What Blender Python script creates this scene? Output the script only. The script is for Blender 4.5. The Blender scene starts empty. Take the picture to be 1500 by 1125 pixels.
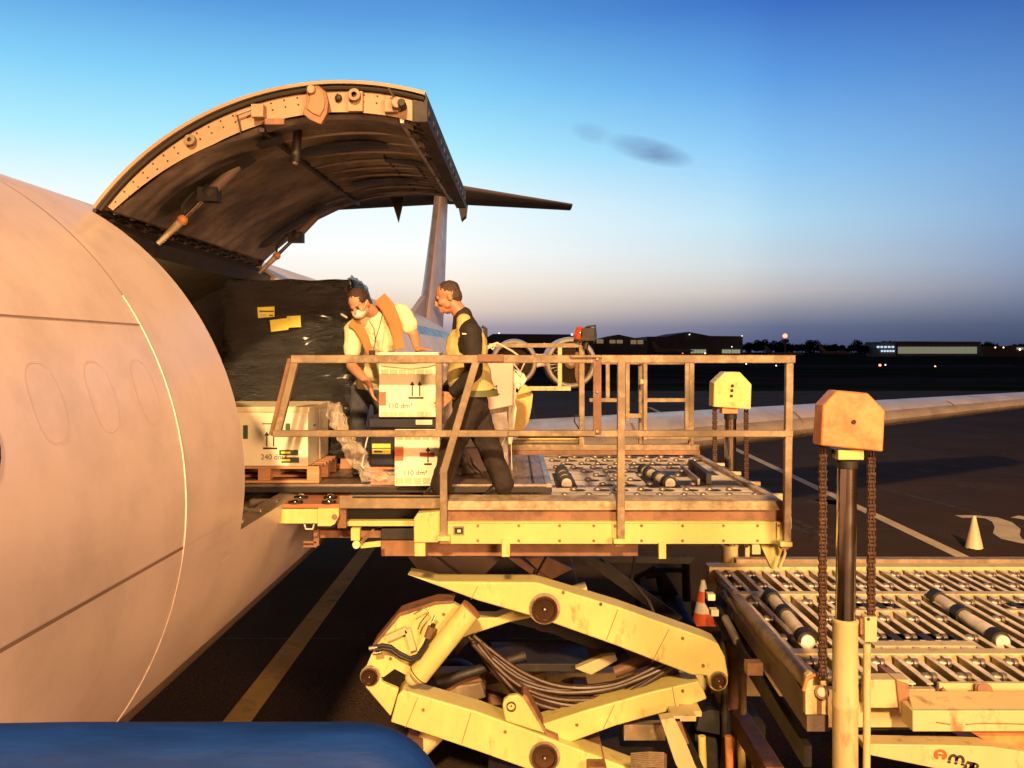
import bpy, bmesh, math, random
from mathutils import Vector, Matrix, noise
R = math.radians
random.seed(7)
scn = bpy.context.scene
# ------------------------------------------------------------------ camera
F = 1300.0; HOR = 515.0; CZ = 3.9
cam_d = bpy.data.cameras.new('camera'); cam = bpy.data.objects.new('camera', cam_d)
scn.collection.objects.link(cam); scn.camera = cam
cam.location = (0, 0, CZ); cam.rotation_euler = (R(90), 0, 0)
cam_d.sensor_width = 36; cam_d.lens = 36*F/1500
cam_d.shift_y = -(562.5-HOR)/1500
cam_d.clip_start = 0.05; cam_d.clip_end = 6000
scn.view_settings.view_transform = 'Standard'; scn.view_settings.look = 'None'
scn.view_settings.gamma = 1; scn.view_settings.exposure = 0.75
# ------------------------------------------------------------------ dusk sky
EXPO = 2**0.75
world = bpy.data.worlds.new('World'); scn.world = world; world.use_nodes = True
nt = world.node_tree; N = nt.nodes; L = nt.links
bg = N['Background']; bg.inputs['Strength'].default_value = 1/EXPO
def s2l(c):
    return tuple(((v/255)/12.92 if v/255 <= .04045 else ((v/255+.055)/1.055)**2.4) for v in c)
def mth(op, a, b=None, clamp=False):
    n = N.new('ShaderNodeMath'); n.operation = op; n.use_clamp = clamp
    for i, v in enumerate((a, b)):
        if v is None: continue
        if hasattr(v, 'links'): L.new(v, n.inputs[i])
        else: n.inputs[i].default_value = v
    return n.outputs[0]
def wramp(fac, stops):
    n = N.new('ShaderNodeValToRGB'); e = n.color_ramp.elements
    while len(e) < len(stops): e.new(0.5)
    for k, (p, c) in enumerate(stops):
        e[k].position = p; e[k].color = (*s2l(c), 1)
    L.new(fac, n.inputs[0]); return n.outputs[0]
tc = N.new('ShaderNodeTexCoord'); sp = N.new('ShaderNodeSeparateXYZ'); L.new(tc.outputs['Generated'], sp.inputs[0])
el = mth('MULTIPLY', mth('ARCSINE', sp.outputs[2]), 2.0)                     # 0..1 for 0..0.5 rad
az = mth('ARCTAN2', sp.outputs[0], sp.outputs[1])                            # 0 ahead, + to the right
def ev(y): return max(0, math.atan((HOR-y)/F)*2.0)
west = wramp(el, [(0, (120,125,165)), (ev(480), (172,160,170)), (ev(455), (228,208,192)), (ev(415), (252,240,226)), (ev(370), (255,255,253)), (ev(300), (238,253,255)),
                  (ev(220), (178,238,255)), (ev(130), (132,208,250)), (ev(30), (92,160,226)), (.86, (58,112,190)), (1, (26,48,96))])
east = wramp(el, [(0, (52,62,94)), (ev(480), (78,90,116)), (ev(450), (100,116,148)), (ev(410), (118,140,178)), (ev(350), (124,158,204)),
                  (ev(270), (112,156,212)), (ev(160), (84,132,200)), (ev(30), (48,90,168)), (.86, (34,66,140)), (1, (16,26,62))])
mid = wramp(el, [(0, (74,86,126)), (ev(480), (104,112,142)), (ev(458), (150,150,162)), (ev(430), (200,193,190)), (ev(395), (206,216,222)), (ev(330), (186,226,246)),
                 (ev(240), (144,204,250)), (ev(130), (98,162,232)), (ev(20), (62,114,200)), (.86, (44,86,170)), (1, (20,36,78))])
def mapr(v, a, b):
    n = N.new('ShaderNodeMapRange'); n.interpolation_type = 'LINEAR'; L.new(v, n.inputs[0])
    n.inputs[1].default_value = a; n.inputs[2].default_value = b; return n.outputs[0]
def mixc(f, a, b, mode='MIX'):
    n = N.new('ShaderNodeMixRGB'); n.blend_type = mode
    for i, v in enumerate((f, a, b)):
        if hasattr(v, 'links'): L.new(v, n.inputs[i])
        elif i == 0: n.inputs[0].default_value = v
        else: n.inputs[i].default_value = (*v, 1)
    return n.outputs[0]
c1 = mixc(mapr(az, R(-4), R(17)), west, mid)
c2 = mixc(mapr(az, R(14), R(34)), c1, east)
# warm fill glow added to the unseen sky behind the camera, for the fuselage
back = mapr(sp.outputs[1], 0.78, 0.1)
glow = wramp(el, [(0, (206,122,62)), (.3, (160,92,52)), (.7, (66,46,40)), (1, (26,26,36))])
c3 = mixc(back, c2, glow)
# a wisp of grey cloud
mp = N.new('ShaderNodeMapping'); L.new(tc.outputs['Generated'], mp.inputs[0])
ns = N.new('ShaderNodeTexNoise'); ns.inputs['Scale'].default_value = 5; ns.inputs['Detail'].default_value = 5
mp.inputs['Scale'].default_value = (1.6, 1.6, 6); mp.inputs['Rotation'].default_value = (0, R(-6), 0); L.new(mp.outputs[0], ns.inputs[0])
def blob_mask(px, py, wx, wy, slope):
    a = mth('SUBTRACT', az, math.atan((px-750)/F)); b = mth('SUBTRACT', mth('MULTIPLY', el, .5), math.atan((HOR-py)/F*.97))
    b = mth('SUBTRACT', b, mth('MULTIPLY', a, slope))
    d = mth('ADD', mth('POWER', mth('DIVIDE', a, wx), 2), mth('POWER', mth('DIVIDE', b, wy), 2))
    return mth('SUBTRACT', 1.0, d, True)
m = mth('MAXIMUM', blob_mask(950, 215, .052, .015, -.26), mth('MULTIPLY', blob_mask(868, 187, .026, .012, -.2), .45))
m = mth('MULTIPLY', m, mapr(ns.outputs[0], .22, .60), True)
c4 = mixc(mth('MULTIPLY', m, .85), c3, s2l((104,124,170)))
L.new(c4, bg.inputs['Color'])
# ------------------------------------------------------------------ sodium floodlight of the apron, high behind the camera
sd = bpy.data.lights.new('apron_floodlight', 'POINT'); sd.energy = 118000; sd.color = (1.0, .60, .27); sd.shadow_soft_size = 1.3
so = bpy.data.objects.new('apron_floodlight', sd); scn.collection.objects.link(so); so.location = (-1.0, -38, 27.5)
sd2 = bpy.data.lights.new('terminal_floodlight', 'POINT'); sd2.energy = 42000; sd2.color = (1.0, .53, .25); sd2.shadow_soft_size = 4.5
so2 = bpy.data.objects.new('terminal_floodlight', sd2); scn.collection.objects.link(so2); so2.location = (17, -28, 9)

# ------------------------------------------------------------------ materials
def nz(T, scale, detail=6, vec=None, rough=.6):
    n = T.nodes.new('ShaderNodeTexNoise'); n.inputs['Scale'].default_value = scale
    n.inputs['Detail'].default_value = detail; n.inputs['Roughness'].default_value = rough
    if vec: T.links.new(vec, n.inputs[0])
    return n.outputs[0]
def mat(name, col, rough=.5, metal=0, dirt=None, dscale=3, damt=.5, dlo=.5, dhi=.7, bump=0, bscale=40, coat=0, alpha=None, trans=0,
        var=.12, vscale=1.5, stretch=(1,1,1), emit=None, estr=0, spec=.5, fine=None):
    m = bpy.data.materials.new(name); m.use_nodes = True; T = m.node_tree; b = T.nodes['Principled BSDF']
    tx = T.nodes.new('ShaderNodeTexCoord'); mpn = T.nodes.new('ShaderNodeMapping'); T.links.new(tx.outputs['Object'], mpn.inputs[0])
    mpn.inputs['Scale'].default_value = stretch; V = mpn.outputs[0]
    def mx(f, a, c, mode='MIX'):
        n = T.nodes.new('ShaderNodeMixRGB'); n.blend_type = mode
        for i, v in enumerate((f, a, c)):
            if hasattr(v, 'links'): T.links.new(v, n.inputs[i])
            elif i == 0: n.inputs[0].default_value = v
            else: n.inputs[i].default_value = (*v, 1)
        return n.outputs[0]
    def mr(v, a, c, lo=0, hi=1):
        n = T.nodes.new('ShaderNodeMapRange'); T.links.new(v, n.inputs[0])
        for i, q in enumerate((a, c, lo, hi)): n.inputs[1+i].default_value = q
        return n.outputs[0]
    dark = tuple(v*(1-var*1.6) for v in col); lite = tuple(min(1, v*(1+var)) for v in col)
    c = mx(mr(nz(T, vscale, 5, V), .35, .65), dark, lite)
    if fine: c = mx(mr(nz(T, fine[0], 2, V), .3, .7), c, tuple(v*fine[1] for v in col))
    if dirt:
        f = mr(nz(T, dscale, 8, V, .7), dlo, dhi, 0, damt); c = mx(f, c, dirt)
    T.links.new(c, b.inputs['Base Color'])
    T.links.new(mr(nz(T, vscale*3, 4, V), .3, .7, max(.02, rough-.08), min(1, rough+.1)), b.inputs['Roughness'])
    b.inputs['Metallic'].default_value = metal; b.inputs['Specular IOR Level'].default_value = spec
    if coat: b.inputs['Coat Weight'].default_value = coat; b.inputs['Coat Roughness'].default_value = .1
    if trans: b.inputs['Transmission Weight'].default_value = trans; b.inputs['IOR'].default_value = 1.3
    if alpha is not None: b.inputs['Alpha'].default_value = alpha
    if emit: b.inputs['Emission Color'].default_value = (*emit, 1); b.inputs['Emission Strength'].default_value = estr
    if bump:
        bn = T.nodes.new('ShaderNodeBump'); bn.inputs['Strength'].default_value = bump; bn.inputs['Distance'].default_value = .02
        T.links.new(nz(T, bscale, 6, V), bn.inputs['Height']); T.links.new(bn.outputs[0], b.inputs['Normal'])
    return m
M = {}
M['skin'] = mat('fuselage_paint', (.79,.665,.62), .36, dirt=(.40,.32,.27), dscale=1.3, damt=.4, dlo=.48, dhi=.74, var=.05, vscale=.7, bump=.07, bscale=1.3, spec=.4)
M['seam_dark'] = mat('seam_sealant', (.30,.21,.16), .7)
M['seam_fine'] = mat('blanked_window_outline', (.71,.59,.545), .42)
M['seam_bright'] = mat('bare_rivet_strip', (.88,.78,.70), .3, metal=0)
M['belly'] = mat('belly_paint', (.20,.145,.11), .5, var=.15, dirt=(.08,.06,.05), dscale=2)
M['cheat'] = mat('blue_cheatline_paint', (.03,.09,.36), .3)
M['liner'] = mat('door_liner', (.31,.25,.225), .58, dirt=(.035,.028,.026), dscale=1.4, damt=.75, dlo=.42, dhi=.62, var=.3, vscale=2, bump=.35, bscale=9)
M['lrib'] = mat('liner_rib_alloy', (.42,.35,.31), .35, metal=.2, dirt=(.12,.09,.08), dscale=5)
M['door_edge'] = mat('door_edge_primer', (.38,.24,.14), .5, dirt=(.14,.09,.055), dscale=5, damt=.6, dlo=.55, dhi=.75)
M['seal'] = mat('black_rubber_seal', (.02,.016,.014), .6)
M['black'] = mat('black_steel', (.020,.016,.013), .6, dirt=(.12,.07,.04), dscale=12, damt=.5, dlo=.55, dhi=.75)
M['cabin'] = mat('cabin_liner', (.34,.27,.19), .6, dirt=(.05,.04,.03), dscale=3, damt=.6, bump=.2, bscale=12)
M['metal'] = mat('worn_aluminium', (.46,.40,.34), .38, metal=.7, dirt=(.10,.07,.05), dscale=6, damt=.7, dlo=.42, dhi=.7)
M['chrome'] = mat('polished_ram', (.60,.56,.54), .13, metal=1, var=.04)
M['tailgrey'] = mat('tail_paint', (.27,.24,.235), .45, var=.12)
M['wing'] = mat('wing_paint', (.55,.51,.49), .33, dirt=(.30,.25,.23), dscale=.9, damt=.5, stretch=(1,.3,1))
M['slat'] = mat('bare_leading_edge', (.60,.50,.42), .32, metal=.5, dirt=(.35,.27,.2), dscale=1, damt=.5)
M['intake'] = mat('intake_lip_metal', (.74,.68,.60), .3, metal=.15)
M['yellow'] = mat('loader_yellow_paint', (.64,.56,.20), .42, dirt=(.36,.17,.06), dscale=6, damt=.85, dlo=.58, dhi=.70, var=.09, vscale=3, stretch=(1,1,.4), bump=.08, bscale=30, fine=(14,.9))
M['cream'] = mat('loader_cream_paint', (.60,.49,.24), .45, dirt=(.28,.12,.05), dscale=7, damt=.85, dlo=.56, dhi=.7, stretch=(1,1,.4), var=.07, bump=.08, bscale=26)
M['cap'] = mat('chain_guard_paint_worn', (.66,.27,.085), .42, dirt=(.34,.12,.04), dscale=6, damt=.8, dlo=.46, dhi=.66, var=.15, vscale=5, bump=.1, bscale=20)
M['cap2'] = mat('chain_guard_paint', (.74,.60,.20), .42, dirt=(.36,.17,.05), dscale=8, damt=.7, dlo=.54, dhi=.68, bump=.1, bscale=20)
M['rail'] = mat('weathered_rail_steel', (.25,.185,.11), .5, metal=.15, dirt=(.50,.36,.22), dscale=8, damt=.7, dlo=.5, dhi=.68, var=.18, vscale=5, bump=.1, bscale=40)
M['rust'] = mat('brown_primed_steel', (.27,.135,.07), .55, dirt=(.10,.05,.03), dscale=5, damt=.75, dlo=.45, dhi=.65, var=.2, bump=.15, bscale=30)
M['darkrust'] = mat('rusty_chain', (.055,.024,.014), .6, metal=.2, dirt=(.18,.07,.03), dscale=22, damt=.6)
M['strip'] = mat('worn_steel_tread', (.52,.42,.26), .5, metal=.1, dirt=(.22,.14,.08), dscale=7, damt=.85, dlo=.44, dhi=.62, var=.15, vscale=6, bump=.1)
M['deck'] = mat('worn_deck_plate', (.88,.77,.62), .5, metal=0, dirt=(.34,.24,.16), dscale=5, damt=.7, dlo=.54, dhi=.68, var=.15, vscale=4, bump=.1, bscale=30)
M['sheet'] = mat('aluminium_pallet_sheet', (.30,.215,.155), .42, metal=.45, dirt=(.11,.07,.05), dscale=2.5, damt=.8, dlo=.4, dhi=.65, stretch=(6,1,1))
M['redplate'] = mat('red_oxide_plate', (.44,.17,.08), .5, dirt=(.2,.09,.05), dscale=5, damt=.6)
M['rubber'] = mat('black_rubber', (.018,.016,.015), .6, bump=.1)
M['hose'] = mat('brown_hydraulic_hose', (.050,.025,.012), .4, dirt=(.02,.015,.01), dscale=14)
M['asphalt'] = mat('apron_asphalt', (.118,.074,.046), .82, dirt=(.056,.037,.025), dscale=.45, damt=.9, dlo=.42, dhi=.60, var=.2, vscale=.12, bump=.5, bscale=60, fine=(38,.15), spec=.08)
M['grass'] = mat('dark_grass', (.034,.048,.040), 1, var=.3, vscale=.06, dirt=(.010,.013,.008), dscale=.02, spec=0)
M['field'] = mat('dark_concrete', (.050,.052,.068), 1, var=.2, vscale=.05, spec=0)
M['tyre'] = mat('tyre_rubber_mark', (.050,.036,.028), .75, dirt=(.085,.060,.044), dscale=2.2, damt=1, dlo=.38, dhi=.55, fine=(38,.3), spec=.06)
M['lineyel'] = mat('yellow_line_paint', (.66,.44,.09), .7, dirt=(.12,.09,.06), dscale=3, damt=.8, dlo=.5, dhi=.7)
M['linewht'] = mat('white_line_paint', (.72,.60,.42), .7, dirt=(.14,.11,.08), dscale=3, damt=.7, dlo=.55, dhi=.75)
M['linefar'] = mat('pale_taxiway', (.16,.17,.20), 1, var=.2)
M['blue'] = mat('blue_enamel', (.006,.034,.19), .6, spec=.12, dirt=(.07,.03,.02), dscale=7, damt=.7, dlo=.6, dhi=.75, var=.2, vscale=8, bump=.12, bscale=60, stretch=(.4,2,2))
M['film'] = mat('black_stretch_film', (.005,.004,.0035), .15, var=.3, bump=.8, bscale=22, stretch=(1.3,1,3.5), dirt=(.03,.017,.01), dscale=1.5, damt=.3, dlo=.6, dhi=.8, coat=.3)
M['clear'] = mat('clear_plastic_film', (.80,.70,.55), .10, alpha=.36, bump=.7, bscale=11, coat=1)
M['bluefilm'] = mat('blue_plastic_film', (.12,.19,.32), .25, alpha=.8, bump=.6, bscale=20)
M['carton'] = mat('white_carton', (.74,.66,.44), .62, dirt=(.50,.40,.24), dscale=4, damt=.4, dlo=.5, dhi=.7, var=.05)
M['carton2'] = mat('white_coated_carton', (.86,.82,.60), .5, dirt=(.50,.42,.25), dscale=5, damt=.35, var=.04)
M['pinkcarton'] = mat('pale_pink_carton', (.72,.50,.40), .6, dirt=(.5,.33,.26), dscale=3, damt=.4)
M['tape'] = mat('printed_tape', (.58,.54,.31), .4)
M['print'] = mat('black_print', (.03,.02,.018), .6)
M['printred'] = mat('orange_red_label', (.66,.17,.07), .5)
M['printred2'] = mat('red_cross_print', (.42,.05,.04), .5)
M['rimpaint'] = mat('door_rim_paint', (.36,.25,.16), .5, var=.15)
M['green'] = mat('dark_green_label', (.05,.085,.04), .5)
M['yellowlabel'] = mat('yellow_label', (.80,.70,.10), .5, dirt=(.2,.2,.05), dscale=20, damt=.3)
M['navy'] = mat('navy_plastic', (.016,.017,.033), .42, bump=.1)
M['wood'] = mat('pine_wood', (.50,.26,.13), .7, dirt=(.25,.11,.05), dscale=3, damt=.6, stretch=(.5,6,6), var=.15)
M['pinkblock'] = mat('reddish_pallet_block', (.56,.24,.15), .7, dirt=(.3,.12,.07), dscale=9, damt=.6)
M['flesh'] = mat('skin', (.56,.27,.155), .5, var=.06, vscale=8, dirt=(.42,.17,.10), dscale=16, damt=.4)
M['flesh2'] = mat('skin_ruddy', (.50,.22,.12), .5, var=.06, vscale=8)
M['hair'] = mat('dark_brown_hair', (.05,.026,.016), .55, bump=.5, bscale=90, stretch=(1,1,3))
M['hair2'] = mat('greying_brown_hair', (.06,.038,.028), .6, bump=.5, bscale=120)
M['tee'] = mat('pale_yellow_cotton', (.80,.73,.45), .8, var=.08, vscale=6, bump=.35, bscale=9)
M['vestor'] = mat('orange_vest', (.52,.20,.06), .75, bump=.2, bscale=20)
M['vestgrey'] = mat('reflective_band', (.34,.25,.13), .4)
M['vestyel'] = mat('hi_vis_yellow', (.54,.45,.17), .7, var=.14, vscale=5, bump=.35, bscale=10)
M['vestgreen'] = mat('dull_green_band', (.12,.14,.04), .6)
M['shirtblk'] = mat('black_shirt', (.022,.016,.014), .8, bump=.4, bscale=12)
M['trouser'] = mat('black_trousers', (.026,.017,.013), .85, bump=.4, bscale=10)
M['jeans'] = mat('blue_jeans', (.06,.065,.085), .85, bump=.3, bscale=14, dirt=(.13,.13,.15), dscale=9, damt=.5)
M['shoe'] = mat('black_leather', (.02,.016,.014), .4)
M['mask'] = mat('surgical_mask', (.76,.70,.55), .7, bump=.5, bscale=30, stretch=(.3,.3,4))
M['eye'] = mat('dark_eye', (.02,.012,.01), .3)
M['lip'] = mat('lips', (.36,.12,.08), .5)
M['orange'] = mat('orange_plastic', (.75,.11,.02), .45, var=.1, dirt=(.3,.05,.02), dscale=9)
M['white'] = mat('white_plastic', (.74,.66,.52), .5, dirt=(.4,.32,.22), dscale=6, damt=.4)
M['coneyel'] = mat('pale_yellow_cone', (.78,.66,.40), .5, dirt=(.6,.4,.16), dscale=6)
M['lens'] = mat('orange_lens', (.50,.07,.015), .15, coat=1)
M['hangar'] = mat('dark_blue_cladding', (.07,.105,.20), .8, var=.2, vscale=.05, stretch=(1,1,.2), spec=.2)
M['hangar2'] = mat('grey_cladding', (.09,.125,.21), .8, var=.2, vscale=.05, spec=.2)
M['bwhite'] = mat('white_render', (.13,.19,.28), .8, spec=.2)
M['tree'] = mat('night_foliage', (.018,.026,.016), .95, var=.4, vscale=.3, spec=0)
M['trunk'] = mat('night_bark', (.03,.022,.016), .9, spec=0)
M['lit'] = mat('lit_windows', (.3,.3,.2), .6, emit=(.62,.66,.42), estr=.26, var=.3)
M['litwall'] = mat('lit_hangar_doors', (.3,.3,.2), .6, emit=(.62,.66,.44), estr=.16)
M['litwarm'] = mat('lit_warm', (.3,.2,.1), .6, emit=(.85,.6,.3), estr=.13)
M['litblue'] = mat('lit_blue_white', (.3,.3,.3), .6, emit=(.7,.85,1), estr=.6)
M['lampw'] = mat('lamp_warm', (1,.7,.4), .5, emit=(1,.62,.28), estr=2.2)
M['lampwh'] = mat('lamp_white', (1,.9,.7), .5, emit=(1,.85,.6), estr=2.2)
M['lampr'] = mat('lamp_red', (1,.1,.05), .5, emit=(1,.16,.08), estr=3)
M['glass'] = mat('dark_glass', (.01,.008,.008), .08)
M['grey'] = mat('grey_plastic_sheet', (.24,.20,.185), .35, bump=.7, bscale=6, dirt=(.5,.42,.36), dscale=2, damt=.6)
M['disc'] = mat('oiled_steel_pin', (.15,.08,.045), .3, metal=.8, dirt=(.03,.02,.015), dscale=30)
M['seat'] = mat('yellow_tarpaulin', (.72,.52,.16), .5, bump=.3, bscale=6, dirt=(.4,.24,.07), dscale=3, damt=.5)
M['darkblade'] = mat('fan_blade_metal', (.12,.09,.07), .35, metal=.7)
M['spin'] = mat('spinner_paint', (.62,.46,.30), .4)
M['capshelf'] = mat('grey_brown_box', (.16,.11,.085), .6, bump=.3)

# ------------------------------------------------------------------ mesh helpers
def W(px, py, Y): return Vector(((px-750)*Y/F, Y, CZ-(py-HOR)*Y/F))
def basis(d, up=Vector((0,0,1))):
    d = Vector(d).normalized()
    if abs(d.dot(up)) > .98: up = Vector((0,1,0))
    x = d.cross(up).normalized(); y = x.cross(d).normalized()
    return x, y, d
class MB:
    def __init__(s): s.v = []; s.f = []; s.m = []; s.mats = []
    def mi(s, m):
        if m is None: return 0
        if m not in s.mats: s.mats.append(m)
        return s.mats.index(m)
    def add(s, vs, fs, m=None):
        b = len(s.v); s.v += [Vector(v) for v in vs]; k = s.mi(m)
        for f in fs: s.f.append([b+i for i in f]); s.m.append(k)
        return s
    def box(s, a, b, m=None):
        x0,y0,z0 = (min(a[i],b[i]) for i in range(3)); x1,y1,z1 = (max(a[i],b[i]) for i in range(3))
        vs = [(x0,y0,z0),(x1,y0,z0),(x1,y1,z0),(x0,y1,z0),(x0,y0,z1),(x1,y0,z1),(x1,y1,z1),(x0,y1,z1)]
        return s.add(vs, [(0,3,2,1),(4,5,6,7),(0,1,5,4),(1,2,6,5),(2,3,7,6),(3,0,4,7)], m)
    def pbox(s, x0, y0, x1, y1, Y, dy, m=None):     # pixel-measured front face at depth Y, depth dy
        a = W(x0, y0, Y); b = W(x1, y1, Y); return s.box((a.x, Y, a.z), (b.x, Y+dy, b.z), m)
    def bar(s, p, q, w, h=None, m=None, up=Vector((0,0,1))):
        h = h or w; p = Vector(p); q = Vector(q); x, y, d = basis(q-p, up)
        vs = []
        for c in (p, q):
            for sx, sy in ((-1,-1),(1,-1),(1,1),(-1,1)): vs.append(c + x*sx*w/2 + y*sy*h/2)
        return s.add(vs, [(3,2,1,0),(4,5,6,7),(0,1,5,4),(1,2,6,5),(2,3,7,6),(3,0,4,7)], m)
    def tube(s, p, q, r, r2=None, n=16, m=None, caps=True):
        r2 = r if r2 is None else r2; p = Vector(p); q = Vector(q); x, y, d = basis(q-p); vs = []
        for c, rr in ((p, r), (q, r2)):
            for k in range(n):
                a = 2*math.pi*k/n; vs.append(c + x*math.cos(a)*rr + y*math.sin(a)*rr)
        fs = [(k, (k+1)%n, n+(k+1)%n, n+k) for k in range(n)]
        if caps: fs += [tuple(range(n-1,-1,-1)), tuple(range(n, 2*n))]
        return s.add(vs, fs, m)
    def path(s, pts, r, n=10, m=None, caps=True):
        pts = [Vector(p) for p in pts]; vs = []; fs = []; up = Vector((0,0,1)); x = None
        rr = r if isinstance(r, (list, tuple)) else [r]*len(pts)
        for i, p in enumerate(pts):
            d = (pts[min(i+1, len(pts)-1)]-pts[max(i-1, 0)]).normalized()
            if x is None: x, y, d = basis(d)
            else:
                x = (x - d*x.dot(d)).normalized(); y = x.cross(d)
            for k in range(n):
                a = 2*math.pi*k/n; vs.append(p + x*math.cos(a)*rr[i] + y*math.sin(a)*rr[i])
        for i in range(len(pts)-1):
            for k in range(n): fs.append((i*n+k, (i+1)*n+k, (i+1)*n+(k+1)%n, i*n+(k+1)%n))
        if caps: fs += [tuple(range(n)), tuple(range(len(pts)*n-1, (len(pts)-1)*n-1, -1))]
        return s.add(vs, fs, m)
    def prism(s, pts, d, m=None):        # planar polygon extruded by vector d
        pts = [Vector(p) for p in pts]; d = Vector(d); n = len(pts)
        vs = pts + [p+d for p in pts]
        return s.add(vs, [tuple(range(n)), tuple(range(2*n-1, n-1, -1))] + [(k, k+n, (k+1)%n+n, (k+1)%n) for k in range(n)], m)
    def plate(s, pix, Y, dy, m=None): return s.prism([W(a, b, Y) for a, b in pix], (0, dy, 0), m)
    def ell(s, c, rad, ax=None, m=None, seg=16, rings=10):
        c = Vector(c); rad = (rad,)*3 if not isinstance(rad, (tuple, list)) else rad
        ax = ax or (Vector((1,0,0)), Vector((0,1,0)), Vector((0,0,1)))
        vs = [c + ax[2]*rad[2]]; fs = []
        for i in range(1, rings):
            t = math.pi*i/rings
            for k in range(seg):
                a = 2*math.pi*k/seg
                vs.append(c + ax[0]*rad[0]*math.sin(t)*math.cos(a) + ax[1]*rad[1]*math.sin(t)*math.sin(a) + ax[2]*rad[2]*math.cos(t))
        vs.append(c - ax[2]*rad[2]); last = len(vs)-1
        for k in range(seg):
            fs.append((0, 1+k, 1+(k+1)%seg)); fs.append((last, last-seg+(k+1)%seg, last-seg+k))
        for i in range(rings-2):
            for k in range(seg):
                a = 1+i*seg+k; b = 1+i*seg+(k+1)%seg; fs.append((a, a+seg, b+seg, b))
        return s.add(vs, fs, m)
    def cap(s, p, q, r1, r2, m=None):    # tapered capsule
        s.ell(p, r1, m=m, seg=14, rings=8); s.ell(q, r2, m=m, seg=14, rings=8); return s.tube(p, q, r1, r2, 14, m)
    def chain(s, pts, m=None):
        for (p, r1), (q, r2) in zip(pts, pts[1:]): s.cap(p, q, r1, r2, m)
        return s
    def lathe(s, prof, o, ax, n=32, m=None):     # prof: (r, h) along axis
        o = Vector(o); x, y, d = basis(ax); vs = []; fs = []
        for r, h in prof:
            for k in range(n):
                a = 2*math.pi*k/n; vs.append(o + d*h + x*math.cos(a)*r + y*math.sin(a)*r)
        for i in range(len(prof)-1):
            for k in range(n): fs.append((i*n+k, i*n+(k+1)%n, (i+1)*n+(k+1)%n, (i+1)*n+k))
        return s.add(vs, fs, m)
    def islands(s):
        par = list(range(len(s.v)))
        def fd(x):
            while par[x] != x: par[x] = par[par[x]]; x = par[x]
            return x
        for f in s.f:
            for q in f[1:]: par[fd(q)] = fd(f[0])
        gr = {}
        for f, k in zip(s.f, s.m): gr.setdefault(fd(f[0]), []).append((f, k))
        out = []
        for fs in gr.values():
            o = MB(); o.mats = list(s.mats); mp_ = {}
            for f, k in fs:
                for q in f:
                    if q not in mp_: mp_[q] = len(o.v); o.v.append(s.v[q])
                o.f.append([mp_[q] for q in f]); o.m.append(k)
            used_ = sorted(set(o.m)); o.mats = [s.mats[k] for k in used_] if s.mats else []
            o.m = [used_.index(k) for k in o.m]; out.append(o)
        return out
    def each(s, name, m=None, parent=None, **k): return [i.build(name, m, parent, **k) for i in s.islands()]
    def build(s, name, m=None, parent=None, bevel=0, smooth=True, ang=32, local=False, sub=0):
        me = bpy.data.meshes.new(name)
        vs = s.v
        if parent is not None and not local:
            inv = wm(parent).inverted(); vs = [inv @ v for v in vs]
        me.from_pydata([tuple(v) for v in vs], [], s.f)
        mats = s.mats if s.mats else [m]
        if m is not None and s.mats and None in s.mats: mats = [m if q is None else q for q in s.mats]
        for q in mats: me.materials.append(M[q] if isinstance(q, str) else q)
        for p, k in zip(me.polygons, s.m): p.material_index = k
        bm = bmesh.new(); bm.from_mesh(me); bmesh.ops.recalc_face_normals(bm, faces=bm.faces); bm.to_mesh(me); bm.free()
        if smooth:
            for p in me.polygons: p.use_smooth = True
            me.set_sharp_from_angle(angle=R(ang))
        o = bpy.data.objects.new(name, me); scn.collection.objects.link(o)
        if parent is not None: o.parent = parent
        if bevel:
            b = o.modifiers.new('bevel', 'BEVEL'); b.width = bevel; b.segments = 2; b.limit_method = 'ANGLE'; b.angle_limit = R(40)
        return o
def wm(o):
    m = Matrix.LocRotScale(o.location, o.rotation_euler, o.scale)
    return wm(o.parent) @ m if o.parent else m
def tag(o, label=None, cat=None, group=None, kind=None):
    if label: o['label'] = label
    if cat: o['category'] = cat
    if group: o['group'] = group
    if kind: o['kind'] = kind
    return o
def thing(name, label, cat, loc=(0,0,0), rz=0, group=None):
    o = bpy.data.objects.new(name, None); scn.collection.objects.link(o); o.empty_display_size = .1
    o.location = loc; o.rotation_euler = (0, 0, rz); return tag(o, label, cat, group)
def dup(o, parent=None, loc=None):
    c = o.copy(); scn.collection.objects.link(c); c.parent = parent
    if loc is not None: c.location = loc
    for ch in [x for x in scn.objects if x.parent == o]: dup(ch, c)
    return c
def dupthing(o, loc, label, rz=None):
    c = dup(o, None, loc); c['label'] = label
    if rz is not None: c.rotation_euler = (0,0,rz)
    return c
def text(mb, s, origin, size, m, right=Vector((1,0,0)), up=Vector((0,0,1)), bold=0):
    cu = bpy.data.curves.new('t', 'FONT'); cu.body = s; cu.size = size; cu.offset = bold
    o = bpy.data.objects.new('t', cu); scn.collection.objects.link(o); bpy.context.view_layer.update()
    me = bpy.data.meshes.new_from_object(o.evaluated_get(bpy.context.evaluated_depsgraph_get()))
    origin = Vector(origin); vs = [origin + right*v.co.x + up*v.co.y for v in me.vertices]
    mb.add(vs, [tuple(p.vertices) for p in me.polygons], m)
    bpy.data.objects.remove(o); bpy.data.curves.remove(cu); bpy.data.meshes.remove(me)
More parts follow.
